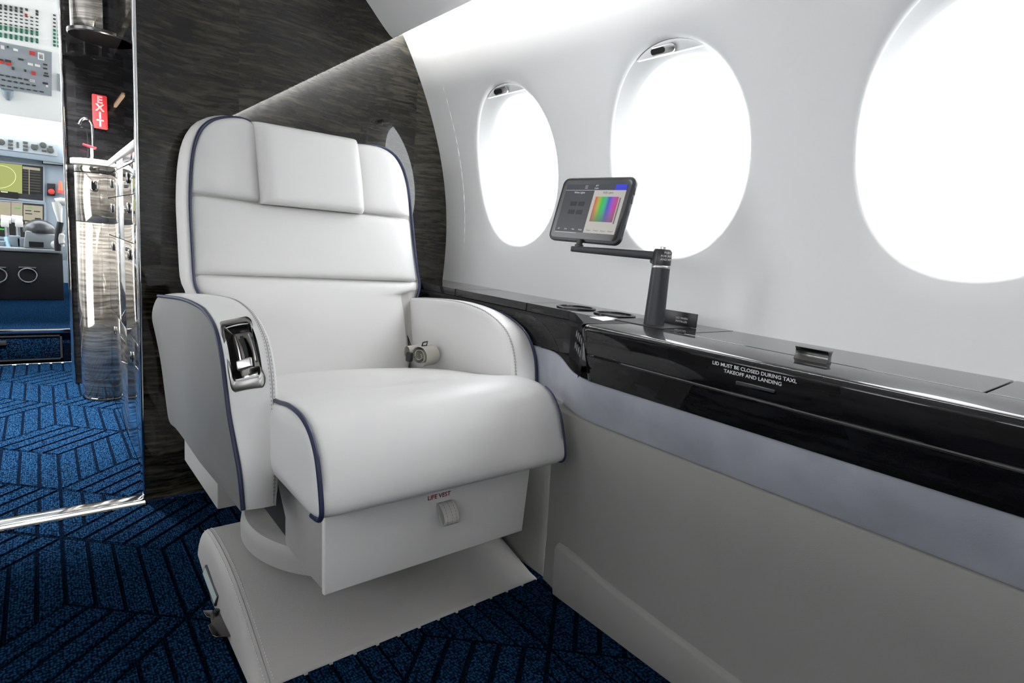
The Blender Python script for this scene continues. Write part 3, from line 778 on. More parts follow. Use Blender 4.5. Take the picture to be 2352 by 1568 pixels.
def arm_surface():
    S = np.zeros((NS, NT, 3))
    for i in range(NS):
        a, b = out[i], inn[i]
        tdir = out[min(i+1, NS-1)]-out[max(i-1, 0)]
        nrm_ = np.cross(b-a, tdir); nrm_ /= np.linalg.norm(nrm_)
        if nrm_[2]-nrm_[1] < 0: nrm_ = -nrm_
        for j in range(NT):
            t = j/(NT-1)
            S[i, j] = a+(b-a)*t+nrm_*.007*math.sin(math.pi*t)**.8
    return S
S = arm_surface()
def surf(s, t, off=0.0):
    i, j = s*(NS-1), t*(NT-1); i0, j0 = min(int(i), NS-2), min(int(j), NT-2); a, b = i-i0, j-j0
    p = (S[i0, j0]*(1-a)+S[i0+1, j0]*a)*(1-b)+(S[i0, j0+1]*(1-a)+S[i0+1, j0+1]*a)*b
    du = S[i0+1, j0]-S[i0, j0]; dv = S[i0, j0+1]-S[i0, j0]; n_ = np.cross(dv, du); n_ /= np.linalg.norm(n_)
    if n_[2]-n_[1] < 0: n_ = -n_
    return p+n_*off
def find_s(y, z, t):
    return min(np.linspace(0, 1, 400), key=lambda s: (surf(s, t)[1]-y)**2+(surf(s, t)[2]-z)**2)
s_top, s_bot = find_s(1.150, .600, .5), find_s(1.045, .505, .5)
t_lo, t_hi = .17, .80
def hole(s, t, m=0.0): return s_top+m < s < s_bot-m and t_lo+m < t < t_hi-m
def arm(side):
    mb = MB()
    V = S.reshape(-1, 3); fs = []
    for i in range(NS-1):
        for j in range(NT-1):
            if side < 0 and hole((i+.5)/(NS-1), (j+.5)/(NT-1), .012): continue
            fs.append((i*NT+j, (i+1)*NT+j, (i+1)*NT+j+1, i*NT+j+1))
    mb.add(V, fs)
    ob = MB(); O = []
    for i in range(NS):
        row = []
        for t in np.linspace(0, 1, 14):
            p = out[i]+(low[i]-out[i])*t; p = p+np.array([-.010*math.sin(math.pi*min(1, t*1.0))**.7*min(1, (NS-1-i)/30.0), 0, 0]); row.append(p)
        O.append(row)
    ob.grid(O)
    mb.grid([inn+np.array([0, 0, 0]), inn+np.array([.004, .004, -.004]), [(.3225, p[1]+.008, max(p[2]-.012, .30)) for p in inn], [(.3225, max(p[1]+.008, 1.04), .30) for p in inn]])
    bot = [out[-1], inn[-1]]
    mb.grid([[out[-1], inn[-1]], [(out[-1][0], 1.20, .272), (.3225, 1.20, .272)], [(out[-1][0]-.012, 1.60, .264), (.3225, 1.60, .264)]])
    if side > 0: mb.mirror_x(.5965); ob.mirror_x(.5965)
    a = mb.build('armrest', M['leather'], seat, angle=70, merge=True)
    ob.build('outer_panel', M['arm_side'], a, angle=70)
    pp = MB(); pp.tube([p+np.array([-.001, -.001, .001]) for p in out], .0042, 8)
    st = MB()
    for off_t in (.975, .915):
        pts = resample([surf(s, off_t, .0006) for s in np.linspace(.02, .985, 160)], 240)
        for k in range(0, 238, 2): st.tube([pts[k], pts[k]+(pts[k+1]-pts[k])*.9], .00055, 4)
    sm_ = MB(); sm_.tube([surf(s, .945, .0002) for s in np.linspace(.0, .995, 90)], .0007, 5)
    if side > 0: pp.mirror_x(.5965); st.mirror_x(.5965); sm_.mirror_x(.5965)
    pp.build('piping', M['navy'], a); st.build('stitching', M['stitch_dark'], a, smooth=False); sm_.build('seam', M['stitch_dark'], a)
    return a
armL = arm(-1)
S_near, out_near = S, out
out = resample(cr([(x, y-.006, z-.010) for x, (y, z) in zip(OX, IN)], 10), NS); S = arm_surface()      # far armrest: squarer front edge
armR = arm(1)
S, out = S_near, out_near
# recline control let into the near armrest
def rr_loop(m, n=10, off=0.0):
    P = []
    sc, tcn = (s_top+s_bot)/2, (t_lo+t_hi)/2; sh, th = (s_bot-s_top)/2-m, (t_hi-t_lo)/2-m*3.0
    for q in rrect(2, 2, .22, n): P.append(surf(sc+q[0]*sh, tcn+q[1]*th, off))
    return P
bz = MB(); L_ = [rr_loop(-.012, off=.0), rr_loop(-.010, off=.0035), rr_loop(.0, off=.0045), rr_loop(.010, off=.003), rr_loop(.014, off=-.004)]
bz.grid(L_, closed_v=True); bz.build('control_bezel', M['gunmetal'], armL, angle=50)
bw = MB(); L_ = [rr_loop(.014, off=-.004), rr_loop(.020, off=-.016)]; bw.grid(L_, closed_v=True)
q_ = rr_loop(.020, off=-.016); bw.add(q_, [tuple(range(len(q_)))]); bw.build('control_recess', M['gunmetal'], armL, angle=30)
ds = s_bot-s_top; dt = t_hi-t_lo
sl = MB()
for t0_, t1_, off in ((.40, .52, -.0135), (.22, .27, -.010), (.74, .79, -.010)):
    A_ = [[surf(s_top+ds*s, t_lo+dt*t, off) for t in (t0_, t1_)] for s in np.linspace(.22, .70, 14)]
    B_ = [[surf(s_top+ds*s, t_lo+dt*t, off-.004) for t in (t0_, t1_)] for s in np.linspace(.22, .70, 14)]
    if t0_ == .40: sl.grid(A_); sl.grid(B_)
    else:
        rb_ = MB(); rb_.grid(A_); rb_.grid(B_); rb_.grid([[r[0] for r in A_], [r[0] for r in B_]]); rb_.grid([[r[1] for r in A_], [r[1] for r in B_]]); rb_.build('guide_rail', M['steel'], armL)
sl.build('control_slot', M['void'], armL)
kc, ku, kv = surf(s_top+ds*.74, t_lo+dt*.52, .001), surf(s_top+ds*.80, t_lo+dt*.5)-surf(s_top+ds*.68, t_lo+dt*.5), surf(s_top+ds*.74, t_lo+dt*.8)-surf(s_top+ds*.74, t_lo+dt*.2)
ku /= np.linalg.norm(ku); kv -= ku*(kv @ ku); kv /= np.linalg.norm(kv); kn = np.cross(ku, kv)
lv = MB(); lv.obox(kc, kv, ku, kn, .030, .019, .012); lv.build('control_lever', M['steel'], armL, bevel=.003, seg=3)
fp = MB(); fp.obox(surf(s_top+ds*.90, t_lo+dt*.5, -.0125), kv, ku, kn, .030, .014, .003); fp.build('control_plate', M['chrome'], armL, bevel=.001)

# lower box, life vest drawer
bx = MB(); BXP = [(.872, .168), (.962, .160), (1.075, .160), (1.078, .215), (1.16, .30), (1.16, .336), (.872, .336)]
bx.prism(BXP, 'x', .356, .798); bx.build('lower_box', M['taupe'], seat, bevel=.003)
fpn = MB(); fpn.prism([(.352, .166), (.802, .166), (.809, .334), (.3465, .334)], 'y', .860, .871)
drawer = fpn.build('front_panel', M['shroud'], seat, bevel=.004, seg=3)
tq = PY(1009, 1138.5, .8597)
text('lettering', 'LIFE VEST', .0125, frame(tq, (1, 0, 0), (0, 0, 1)), M['red_print'], drawer, bold=.00022)
# webbing pull loop
s0, s1 = PY(998, 1151, .859), PY(1040, 1152, .859)
lp = MB(); zt_ = .2865
prof_ = [(.8595, zt_), (.850, zt_+.0015), (.838, zt_-.006), (.828, zt_-.020), (.8275, zt_-.031), (.834, zt_-.037), (.843, zt_-.030), (.851, zt_-.016), (.857, zt_-.005), (.8595, zt_-.003)]
pr = cr(prof_, 5); x0_, x1_ = .570, .602
lp.grid([[(x, y, z) for y, z in pr] for x in (x0_, x1_)])
nrm2 = []
pin = []
for i in range(len(pr)):
    t_ = pr[min(i+1, len(pr)-1)]-pr[max(i-1, 0)]; n_ = np.array([-t_[1], t_[0]]); n_ /= np.linalg.norm(n_)+1e-9; pin.append(pr[i]+n_*.0022)
lp.grid([[(x, y, z) for y, z in pin] for x in (x0_, x1_)])
for x in (x0_, x1_): lp.grid([[(x, y, z) for y, z in pr], [(x, y, z) for y, z in pin]])
loop_o = lp.build('pull_strap', M['leather_side'], drawer, angle=50)
st = MB()
for x in (.576, .587, .596):
    q_ = resample(pr[:26], 22)
    for k in range(0, 20, 2):
        out_ = lambda p: (x, p[0]-.0008, p[1]+.0004)
        st.tube([out_(q_[k]), out_(q_[k+1])], .0005, 4)
st.build('stitching', M['stitch_dark'], loop_o, smooth=False)

# rear shroud, swivel, plinth
rb = MB(); rb.prism([(1.240, .182), (1.60, .165), (1.60, .30), (1.240, .30)], 'x', .268, .90); rb.build('rear_shroud', M['taupe'], seat, bevel=.004)
uf = MB(); uf.box(.37, .79, 1.09, 1.55, .150, .334); uf.build('seat_frame', M['cockpit_dark'], seat, bevel=.004)
sw = MB(); sw.lathe([(.0, .150), (.235, .150), (.250, .147), (.256, .138), (.258, .120), (.257, .096), (.250, .092), (.12, .092), (.12, .06), (.0, .060)], (.575, 1.22, 0), 72); sw.build('swivel_disc', M['taupe'], seat)
PLP = [(.895, -.006), (.897, .004), (.915, .010), (.95, .022), (1.0, .039), (1.06, .058), (1.12, .074), (1.18, .084), (1.24, .088), (1.32, .085), (1.37, .076), (1.395, .055), (1.402, .0)]
pf = resample(cr(PLP, 6), 70)
xx = [.249, .2515, .256, .262, .268, .274, .281, .292, .32, .58, .84, .876, .892, .8965, .898]
kk = [0.0, .22, .50, .74, .90, .97, .995, 1.0, 1.0, 1.0, 1.0, .97, .85, .4, 0]
plb = MB(); plb.grid([[(x+ (.012*(1-k)*max(0, (p[0]-1.2)/.2) if x < .3 else 0), p[0]+(.0 if k > .3 else 0), max(-.005, p[1]*k)) for p in pf] for x, k in zip(xx, kk)])
plinth = plb.build('plinth', M['taupe'], seat, angle=60)
st = MB(); sm_ = MB()
for x, kx in ((.2715, .955), (.285, .998)):
    q_ = resample([(x, p[0], p[1]*kx+.0008) for p in pf[2:-8]], 150)
    for k in range(0, 148, 2): st.tube([q_[k], q_[k]+(q_[k+1]-q_[k])*.95], .0007, 4)
sm_.tube([(.278, p[0], p[1]*.988+.0004) for p in pf[1:-4]], .0009, 5)
st.build('stitching', M['stitch'], plinth, smooth=False); sm_.build('seam', M['stitch_dark'], plinth)
# label plate and metal bracket on the plinth flank
def flank(x, y): return PP(x, y, (.2575, 1.1, .04), (-1.0, 0, .30))
lb = [flank(*p) for p in ((467, 1304), (478, 1303), (500, 1381), (498, 1384))]
nfl = np.array([-1, 0, .30]); nfl /= np.linalg.norm(nfl)
c_ = (flank(470, 1305)+flank(500, 1383))/2; ax_ = flank(500, 1383)-flank(470, 1305); la = np.linalg.norm(ax_)
Fp = frame(c_-nfl*.001, ax_, np.cross(nfl, ax_))
pz = MB(); plate(pz, Fp, rrect(la*.96, .023, .003, 3), .0045, -.001); lbo = pz.build('label_frame', M['black'], plinth, bevel=.0008)
pz = MB(); plate(pz, Fp, rrect(la*.88, .015, .001, 2), .0012, .003); pz.build('label_plate', mat('pale_label', (.42, .48, .47), .3), lbo)
bc = flank(513, 1430)
ba = flank(525, 1462)-flank(497, 1402); bl_ = np.linalg.norm(ba); ba /= bl_; bn = nfl; bo = np.cross(bn, ba)
bk2 = MB(); F2 = frame(bc+bn*.006, ba, bn)
ply = [(-.5*bl_, -.006), (.5*bl_, -.006), (.5*bl_, .018), (.42*bl_, .024), (.05*bl_, .024), (-.02*bl_, .016), (-.22*bl_, .014), (-.26*bl_, .020), (-.5*bl_, .022)]
plate(bk2, F2, ply, .003, -.0015); bk2.build('bracket', M['gunmetal'], plinth, bevel=.0007)
bk2 = MB(); bk2.lathe([(0, 0), (.005, 0), (.005, .006), (0, .006)], tuple(bc+bn*.004-ba*bl_*.42), 14, ax=tuple(bo)); bk2.build('bracket_bolt', M['black'], plinth)

# ------------------------------------------------------------------ rolled lap belt lying in the corner of the seat
belt = thing('seat_belt', 'rolled up beige lap belt with black buckle in the corner of the white seat', 'seat belt', (.80, 1.42, .43))
ang = np.radians(24); ax3 = np.array([.95, .31, .0]); ax3 /= np.linalg.norm(ax3)
side3 = np.cross((0, 0, 1), ax3); side3 /= np.linalg.norm(side3)
c0 = PY(962, 817, 1.345)
spi = []
for t in np.linspace(0, 1, 110):
    a = t*2*math.pi*2.35; r = .0085+.0225*t
    spi.append((r*math.cos(a+2.2)*1.05, r*math.sin(a+2.2)))
spi = np.array(spi); wid = .054
wb = MB(); th_ = .0012
P0 = [[c0+side3*p[0]+np.array([0, 0, 1])*p[1]+ax3*d_ for p in spi] for d_ in (0, wid)]
n2_ = []
for i in range(len(spi)):
    t_ = spi[min(i+1, len(spi)-1)]-spi[max(i-1, 0)]; q_ = np.array([-t_[1], t_[0]]); q_ /= np.linalg.norm(q_); n2_.append(spi[i]+q_*th_)
P1 = [[c0+side3*p[0]+np.array([0, 0, 1])*p[1]+ax3*d_ for p in n2_] for d_ in (0, wid)]
wb.grid(P0); wb.grid(P1); wb.grid([P0[0], P1[0]]); wb.grid([P0[1], P1[1]])
wb.build('webbing_roll', M['belt'], belt, angle=60)
tl_ = MB(); base = c0+side3*.034
arc = [base+side3*(.010*math.cos(a))+np.array([0, 0, .016*math.sin(a)+.006]) for a in np.linspace(-.9, 3.4, 24)]
tl_.grid([[p-ax3*.012 for p in arc], [p+ax3*.034 for p in arc]]); tl_.grid([[p-ax3*.012+np.array([0, 0, .0012]) for p in arc], [p+ax3*.034+np.array([0, 0, .0012]) for p in arc]])
tl_.build('webbing_tail', M['belt'], belt)
bb = MB(); bb.obox(c0+side3*.024-ax3*.012+np.array([0, 0, -.006]), side3, ax3, (0, 0, 1), .018, .016, .027); bb.build('buckle', M['black'], belt, bevel=.005, seg=3)
bb = MB(); bc_ = c0+ax3*.020-side3*.002+np.array([0, 0, .027])
bb.tube([bc_-ax3*.012, bc_-ax3*.008+np.array([0, 0, .010]), bc_+ax3*.010+np.array([0, 0, .011]), bc_+ax3*.008, bc_-ax3*.012], .0022, 6); bb.build('belt_loop', M['black'], belt)

# ------------------------------------------------------------------ tablet on its folding mount
PXY = np.array([.985, .715])
mt = thing('tablet_mount', 'black post with a swing arm standing on the ledge and carrying the tablet', 'tablet mount', (.985, .715, ZL))
pb = MB(); pb.lathe([(.0, ZL), (.0215, ZL), (.0212, ZL+.004), (.0185, .768), (.0, .768)], (*PXY, 0), 32); pb.build('post', M['graphite'], mt)
pb = MB(); pb.lathe([(.0, .768), (.0192, .768), (.0196, .770), (.0196, .7725), (.0185, .774), (.0, .774)], (*PXY, 0), 32); pb.build('collar', M['steel'], mt)
pb = MB(); pb.lathe([(.0, .774), (.0188, .774), (.019, .777), (.019, .802), (.0165, .8065), (.0, .807)], (*PXY, 0), 32); hdo = pb.build('head', M['black'], mt, angle=35)
pb = MB(); pb.lathe([(.0, .806), (.0055, .806), (.0055, .8115), (.0045, .8125), (.0, .8125)], (*PXY, 0), 16); pb.build('push_button', M['steel'], mt)
tgt = np.array([.912, .888]); ad = (tgt-PXY)/np.linalg.norm(tgt-PXY); an = np.array([-ad[1], ad[0]])
ab = MB(); La = np.linalg.norm(tgt-PXY)+.012
q0_, q1_ = PXY, PXY+ad*La
def arm_sec(t, h, wd): c = PXY+ad*La*t; return [(*(c+an*wd), .7925-h), (*(c-an*wd), .7925-h), (*(c-an*wd), .7925+h), (*(c+an*wd), .7925+h)]
ab.grid([arm_sec(.02, .009, .008), arm_sec(.25, .0085, .008), arm_sec(.6, .0075, .009), arm_sec(.9, .0065, .011), arm_sec(1.0, .006, .010)], closed_v=True)
ab.f.append((0, 1, 2, 3)); ab.f.append(tuple(len(ab.v)-4+k for k in range(4)))
ab.build('swing_arm', M['graphite'], mt, bevel=.0025, seg=3)
kb_ = MB(); kb_.lathe([(0, 0), (.0055, 0), (.0055, .012), (0, .012)], (*(PXY+ad*.020-an*.004), .781), 16, ax=(-an[0], -an[1], 0)); kb_.build('clamp_knob', M['black'], mt)
tcen = np.array([.934, .884, .881]); tn = np.array([-.969, -.048, .241]); tx = np.array([.045, -.999, -.018]); tz = np.array([.241, -.007, .970])
tb_ = tcen-tz*.074
hb = MB(); hb.lathe([(0, .798), (.010, .798), (.010, .803), (.007, .804), (.007, .815), (0, .815)], (*(PXY+ad*(La-.016)), 0), 18); hb.build('tilt_hinge', M['black'], mt)
# bay under the post and its hinged door, standing open
d0, d1, d2, d3 = PZ(1462, 736, ZL), PZ(1478, 729, ZL), PZ(1537, 748, ZL), PZ(1560, 745, ZL)
bay = MB(); bay.box(.945, 1.045, .665, .795, ZL+.0002, ZL+.0012); bay.build('bay_plate', M['black'], mt)
dd = MB(); dd.box(1.046, 1.051, .655, .735, ZL+.0005, ZL+.030); dr = dd.build('bay_door', M['black'], mt, bevel=.001)
text('lettering', 'LED WHEN', .0058, frame((1.0457, .690, ZL+.0165), (0, -1, 0), (0, 0, 1)), M['white_print'], dr, ex=.0001)
text('lettering', 'INSTALLED', .0058, frame((1.0457, .690, ZL+.0095), (0, -1, 0), (0, 0, 1)), M['white_print'], dr, ex=.0001)
va = -np.array([*PXY, 0]); va /= np.linalg.norm(va); vr = np.cross((0, 0, 1), va)
va2 = np.array(va)*math.cos(.55)+np.array(vr)*math.sin(.55); vr2 = np.cross((0, 0, 1), va2)
for k, tx_ in enumerate(('PUSH', 'FOR INST', 'AND REM')):
    text('lettering', tx_, .0062, frame(np.array([*PXY, .7995-.0068*k])+va2*.0192, vr2, (0, 0, 1)), M['white_print'], hdo, bend=.0192, ex=.0001)

tab = thing('tablet', 'black cased tablet showing cabin light controls with a rainbow colour square', 'tablet', tuple(tcen))
FT = frame(tcen-tn*.006, tx, tz)              # local x right, y up, z out of the screen
if (FT.to_3x3() @ Vector((0, 0, 1))).dot(Vector(tn)) < 0: raise RuntimeError('tablet frame')
cb2 = MB(); plate(cb2, FT, rrect(.206, .148, .017, 8), .012, -.006)
case = cb2.build('case', M['graphite'], tab, bevel=.003, seg=3)
gl = MB(); plate(gl, FT, rrect(.192, .134, .010, 6), .0008, .0056); gl.build('screen_glass', M['black_gloss'], tab)
def ui(name, x0, x1, y0, y1, m, z=.0064, t=.0003):
    q_ = MB(); n_ = len(q_.v); q_.box(x0, x1, y0, y1, z, z+t); q_.xf(FT); return q_.build(name, m, tab, smooth=False)
def scr(name, c, s=.62): return mat(name, tuple(k*.2 for k in c), .25, emit=c, es=s)
SW, SH = .172, .114
ui('screen_header', -SW/2, SW/2, SH/2-.013, SH/2, scr('screen_header', (.030, .033, .045)))
ui('screen_left_pane', -SW/2, .000, -SH/2+.004, SH/2-.014, scr('screen_dark', (.030, .031, .036)))
ui('screen_right_pane', .000, SW/2, -SH/2+.004, SH/2-.014, scr('screen_light', (.33, .315, .29)))
ui('screen_rule', -SW/2, SW/2, SH/2-.014, SH/2-.0132, scr('screen_rule', (.35, .35, .36)))
ui('screen_button', SW/2-.030, SW/2, SH/2-.0128, SH/2-.0005, scr('screen_blue', (.02, .03, .42)), z=.0068)
ui('screen_base_line', -SW/2, -.02, -SH/2+.002, -SH/2+.0028, scr('screen_line', (.4, .4, .4)))
# rainbow square: hue along x, fading to grey downwards
rm = bpy.data.materials.new('rainbow'); rm.use_nodes = True; nt = rm.node_tree; b_ = nt.nodes['Principled BSDF']; Lk = nt.links.new
tcx = nn(nt, 'ShaderNodeTexCoord'); spx = nn(nt, 'ShaderNodeSeparateXYZ'); Lk(tcx.outputs['Generated'], spx.inputs[0])
ry = nn(nt, 'ShaderNodeMapRange'); Lk(spx.outputs['Y'], ry.inputs['Value']); ry.inputs['From Min'].default_value = 1; ry.inputs['From Max'].default_value = 0
rp = nn(nt, 'ShaderNodeValToRGB'); els = rp.color_ramp.elements
els[0].position = 0; els[0].color = (.55, .02, .03, 1); els[1].position = 1; els[1].color = (.50, .03, .10, 1)
for ps, c in ((.17, (.42, .36, .03)), (.33, (.0, .50, .02)), (.48, (.02, .38, .22)), (.62, (.02, .06, .50)), (.80, (.35, .04, .50))):
    e_ = els.new(ps); e_.color = (*c, 1)
Lk(ry.outputs[0], rp.inputs['Fac'])
mx = nn(nt, 'ShaderNodeMix', data_type='RGBA'); mz = nn(nt, 'ShaderNodeMapRange'); Lk(spx.outputs['Z'], mz.inputs['Value']); mz.inputs['From Min'].default_value = .55; mz.inputs['From Max'].default_value = 0; mz.inputs['To Max'].default_value = .75
Lk(mz.outputs[0], mx.inputs[0]); Lk(rp.outputs[0], mx.inputs[6]); mx.inputs[7].default_value = (.09, .085, .08, 1)
Lk(mx.outputs[2], b_.inputs['Emission Color']); b_.inputs['Emission Strength'].default_value = .48; b_.inputs['Base Color'].default_value = (.02, .02, .02, 1); b_.inputs['Roughness'].default_value = .25
ui('colour_square', .009, .072, -.027, SH/2-.028, rm, z=.0068)
ui('brightness_slider', .0745, .078, -.030, SH/2-.030, scr('slider', (.10, .10, .10)), z=.0068)
dk = scr('screen_key', (.006, .007, .010))
for kx in (-.052, -.028):
    for ky in (.012, -.007): ui('screen_key', kx-.009, kx+.009, ky-.005, ky+.005, dk, z=.0068)
tw, tdk = scr('screen_text', (.42, .42, .43)), scr('screen_text_dark', (.06, .06, .06))
def ut(s, x, y, size, m): text('screen_text', s, size, FT @ Matrix.Translation((x, y, .0070)), m, tab, ex=.00005)
ut('White Lights', -.042, .038, .0062, tw); ut('RGB Lights', .040, .038, .0062, tdk)
ut('AFT', .004, .0535, .0050, tw); ut('Cabin', .004, .0478, .0050, tw)
for k, s_ in enumerate(('Off', 'Dim', 'Med', 'Bright')): ut(s_, -.076+.022*k, -.047, .0045, tw)
for k in range(4): ut('Preset %d' % (k+1), .014+.020*k, -.047, .0040, tdk)
for k in range(3): ui('menu_bar', -.030, -.022, .0475+.003*k, .0481+.003*k, tw, z=.0068)
# buttons and ports along the aft edge of the case
for y0, y1 in ((.036, .050), (.017, .031)):
    q_ = MB(); n_ = 0; q_.box(.1022, .1042, y0, y1, -.003, .003); q_.xf(FT); q_.build('volume_button', M['black'], case, bevel=.0008)
q_ = MB(); q_.box(.1022, .1035, -.054, -.042, -.002, .002); q_.xf(FT); q_.build('charging_port', M['void'], case, bevel=.0008)
for k in range(5):
    for yb_ in (.0, -.030):
        q_ = MB(); q_.box(.1022, .1032, yb_-.0022*k, yb_-.0022*k+.001, -.002, .002); q_.xf(FT); q_.build('speaker_slot', M['void'], case, smooth=False)

# ------------------------------------------------------------------ vestibule and galley
XG = .215
mb = MB(); mb.box(-1.2, 1.1, YB+.034, 3.30, 1.80, 1.83); struct(mb.build('ceiling', M['ceil']))
# outer walls of the vestibule: galley side closed, doorway open on the other side
mb = MB(); mb.box(1.05, 1.09, YB+.034, 3.30, 0, 1.80); struct(mb.build('wall_right_galley', M['black_veneer']))
mb = MB(); mb.box(-1.09, -1.05, YB+.034, 2.30, 0, 1.80); mb.box(-1.09, -1.05, 3.05, 3.30, 0, 1.80); mb.box(-1.09, -1.05, 2.30, 3.05, 1.74, 1.80)
struct(mb.build('wall_left_entry', M['veneer']))
portal((-1.12, 2.675, .87), (1, 0, -.1), .75, 1.74)
for x_, y_, lab in ((-.04, 2.50, 'added fill lamp in the unseen ceiling over the galley column'), (-.04, 3.02, 'added fill lamp in the unseen ceiling nearest the cockpit')):
    dl = thing('fill_lamp', lab, 'light', (x_, y_, 1.80), 'added entry fill lamps')  # added lamp out of view, there only to brighten the entry carpet
    mb = MB(); mb.lathe([(.050, 1.7995), (.050, 1.795), (.040, 1.794), (.038, 1.7995)], (x_, y_, 0), 28); mb.build('ring', M['steel'], dl)
    mb = MB(); mb.lathe([(.0, 1.7985), (.038, 1.7985)], (x_, y_, 0), 24); mb.build('lens', M['fill_lens'], dl)
    l_ = bpy.data.lights.new('fill_lamp_spot', 'SPOT'); l_.energy = 290.0; l_.spot_size = math.radians(64); l_.spot_blend = .55; l_.shadow_soft_size = .04; l_.color = (1.0, .985, .96)
    lo = bpy.data.objects.new('fill_lamp_spot', l_); COL.objects.link(lo); lo.parent = dl; lo.location = (0, 0, -.012)
# forward partition with the EXIT sign
mb = MB(); mb.box(.100, 1.05, 3.20, 3.24, 0, 1.80); part = struct(mb.build('wall_partition', M['black_veneer']))
mb = MB(); mb.box(.088, .1005, 3.190, 3.250, 0, 1.80); struct(mb.build('trim_3', M['chrome'], bevel=.003))
mb = MB(); mb.box(-1.05, -.32, 3.20, 3.24, 0, 1.80); struct(mb.build('wall_partition', M['black_veneer']))

gal = thing('galley_cabinet', 'polished wood galley cabinet with a rounded end column and push latches', 'cabinet', (.30, 2.4, 0))
gc, gr_ = (XG, 2.95), .102
def half(r0, z0, z1): 
    return [(r0-.0015, z0), (r0, z0+.0015), (r0, z1-.0015), (r0-.0015, z1), (r0-.02, z1)]
for nm, z0, z1 in (('plinth', .0, .012), ('column_door', .014, .742), ('column_door', .745, .936), ('column_band', .939, .966)):
    c_ = MB(); pr_ = half(gr_ if nm != 'plinth' else gr_-.006, z0, z1)
    c_.lathe(pr_, (*gc, 0), 40, a0=math.pi/2, a1=3*math.pi/2); c_.build(nm, M['galley_veneer'], gal, angle=50)
mb = MB(); mb.box(XG+.018, 1.045, YB+.036, 3.19, .0, .962); mb.build('carcass', M['black_veneer'], gal)
dz_ = [.014, .40, .70, .845, .936, .966]
def latch(parent, c, n_, w_=.022, h_=.034):
    n_ = np.array(n_, float); x_ = np.cross((0, 0, 1), n_)
    q_ = MB(); F_ = frame(np.array(c), x_, (0, 0, 1)); plate(q_, F_, rrect(w_, h_, w_*.42, 5), .004, -.001); l_ = q_.build('latch', M['chrome'], parent, bevel=.0015)
    q_ = MB(); plate(q_, frame(np.array(c)+n_*.0028-np.array([0, 0, h_*.10]), x_, (0, 0, 1)), rrect(w_*.62, h_*.55, w_*.25, 4), .0015, 0); q_.build('latch_button', M['gunmetal'], l_)
for k in range(5):
    for y0, y1 in ((YB+.036, 2.30), (2.303, 2.846)):
        q_ = MB(); q_.box(XG, XG+.018, y0, y1, dz_[k]+.0012, dz_[k+1]-.0012); dw = q_.build('drawer', M['galley_veneer'], gal, bevel=.001)
        if k in (0, 1, 2, 3): latch(dw, (XG-.001, (y0+y1)/2+.12, dz_[k+1]-.040 if k else .33), (-1, 0, 0))
pl_ = PY(212, 418, 2.86)
a_ = math.atan2(pl_[1]-gc[1], pl_[0]-gc[0]); a_ = math.radians(245)
latch(gal, (gc[0]+gr_*math.cos(a_), gc[1]+gr_*math.sin(a_), .888), (math.cos(a_), math.sin(a_), 0), .026, .040)
wt = MB()
arcp = [(gc[0]+(gr_+.012)*math.cos(a), gc[1]+(gr_+.012)*math.sin(a)) for a in np.linspace(math.pi/2, 3*math.pi/2, 24)]
wt.prism([(1.045, YB+.036), (1.045, 3.19), (XG, 3.19)]+arcp+[(XG-.010, YB+.036)], 'z', .968, .990)
tag(wt.build('worktop', M['white'], bevel=.003), 'white galley worktop with a rounded end, on the wood cabinet', 'worktop')
uc = thing('upper_cabinet', 'glossy wood upper galley cabinet with a rounded end over the worktop', 'cabinet', (.5, 2.5, 1.462))
c_ = MB(); c_.lathe([(.0, 1.462), (gr_+.004, 1.462), (gr_+.008, 1.466), (gr_+.008, 1.476), (gr_, 1.480), (0, 1.480)], (*gc, 0), 48); c_.build('rounded_shelf', M['gunmetal'], uc)
c_ = MB(); c_.lathe([(gr_-.004, 1.480), (gr_-.004, 1.80)], (*gc, 0), 40, a0=math.pi/2, a1=3*math.pi/2); c_.build('rounded_door', M['galley_veneer'], uc)
c_ = MB(); c_.box(XG+.06, 1.045, YB+.036, 3.19, 1.462, 1.80); c_.build('carcass', M['black_veneer'], uc)
c_ = MB(); c_.box(XG+.045, XG+.06, YB+.040, 2.846, 1.466, 1.795); c_.build('door', M['galley_veneer'], uc)
ul = MB(); ul.box(.388, .402, 1.83, 2.30, 1.452, 1.4615); tag(ul.build('under_cabinet_light', M['warm_led']), 'warm light bar under the upper galley cabinet', 'light')
# exit sign
e0, e1 = PY(213, 218, 3.198), PY(245, 296, 3.198)
ec = PY(229.5, 257, 3.198); ew, eh = .054, .142
sg = thing('exit_sign', 'red vertical EXIT sign on the black partition above the tap', 'sign', tuple(ec))
q_ = MB(); plate(q_, frame(ec, (1, 0, 0), (0, 0, 1)), rrect(ew, eh, .006, 4), .003, -.001); pln = q_.build('plate', M['red'], sg, bevel=.0008)
for k, ch in enumerate('EXIT'):
    p_ = ec+np.array([0, -.0024, eh*.345-eh*.230*k])
    text('letter', ch, .040, frame(p_, (1, 0, 0), (0, 0, 1)), M['white'], pln, bold=.0011, ex=.0004)
    text('letter_core', ch, .040, frame(p_+np.array([0, -.0008, 0]), (1, 0, 0), (0, 0, 1)), M['sign_core'], pln, bold=-.0009, ex=.0002)
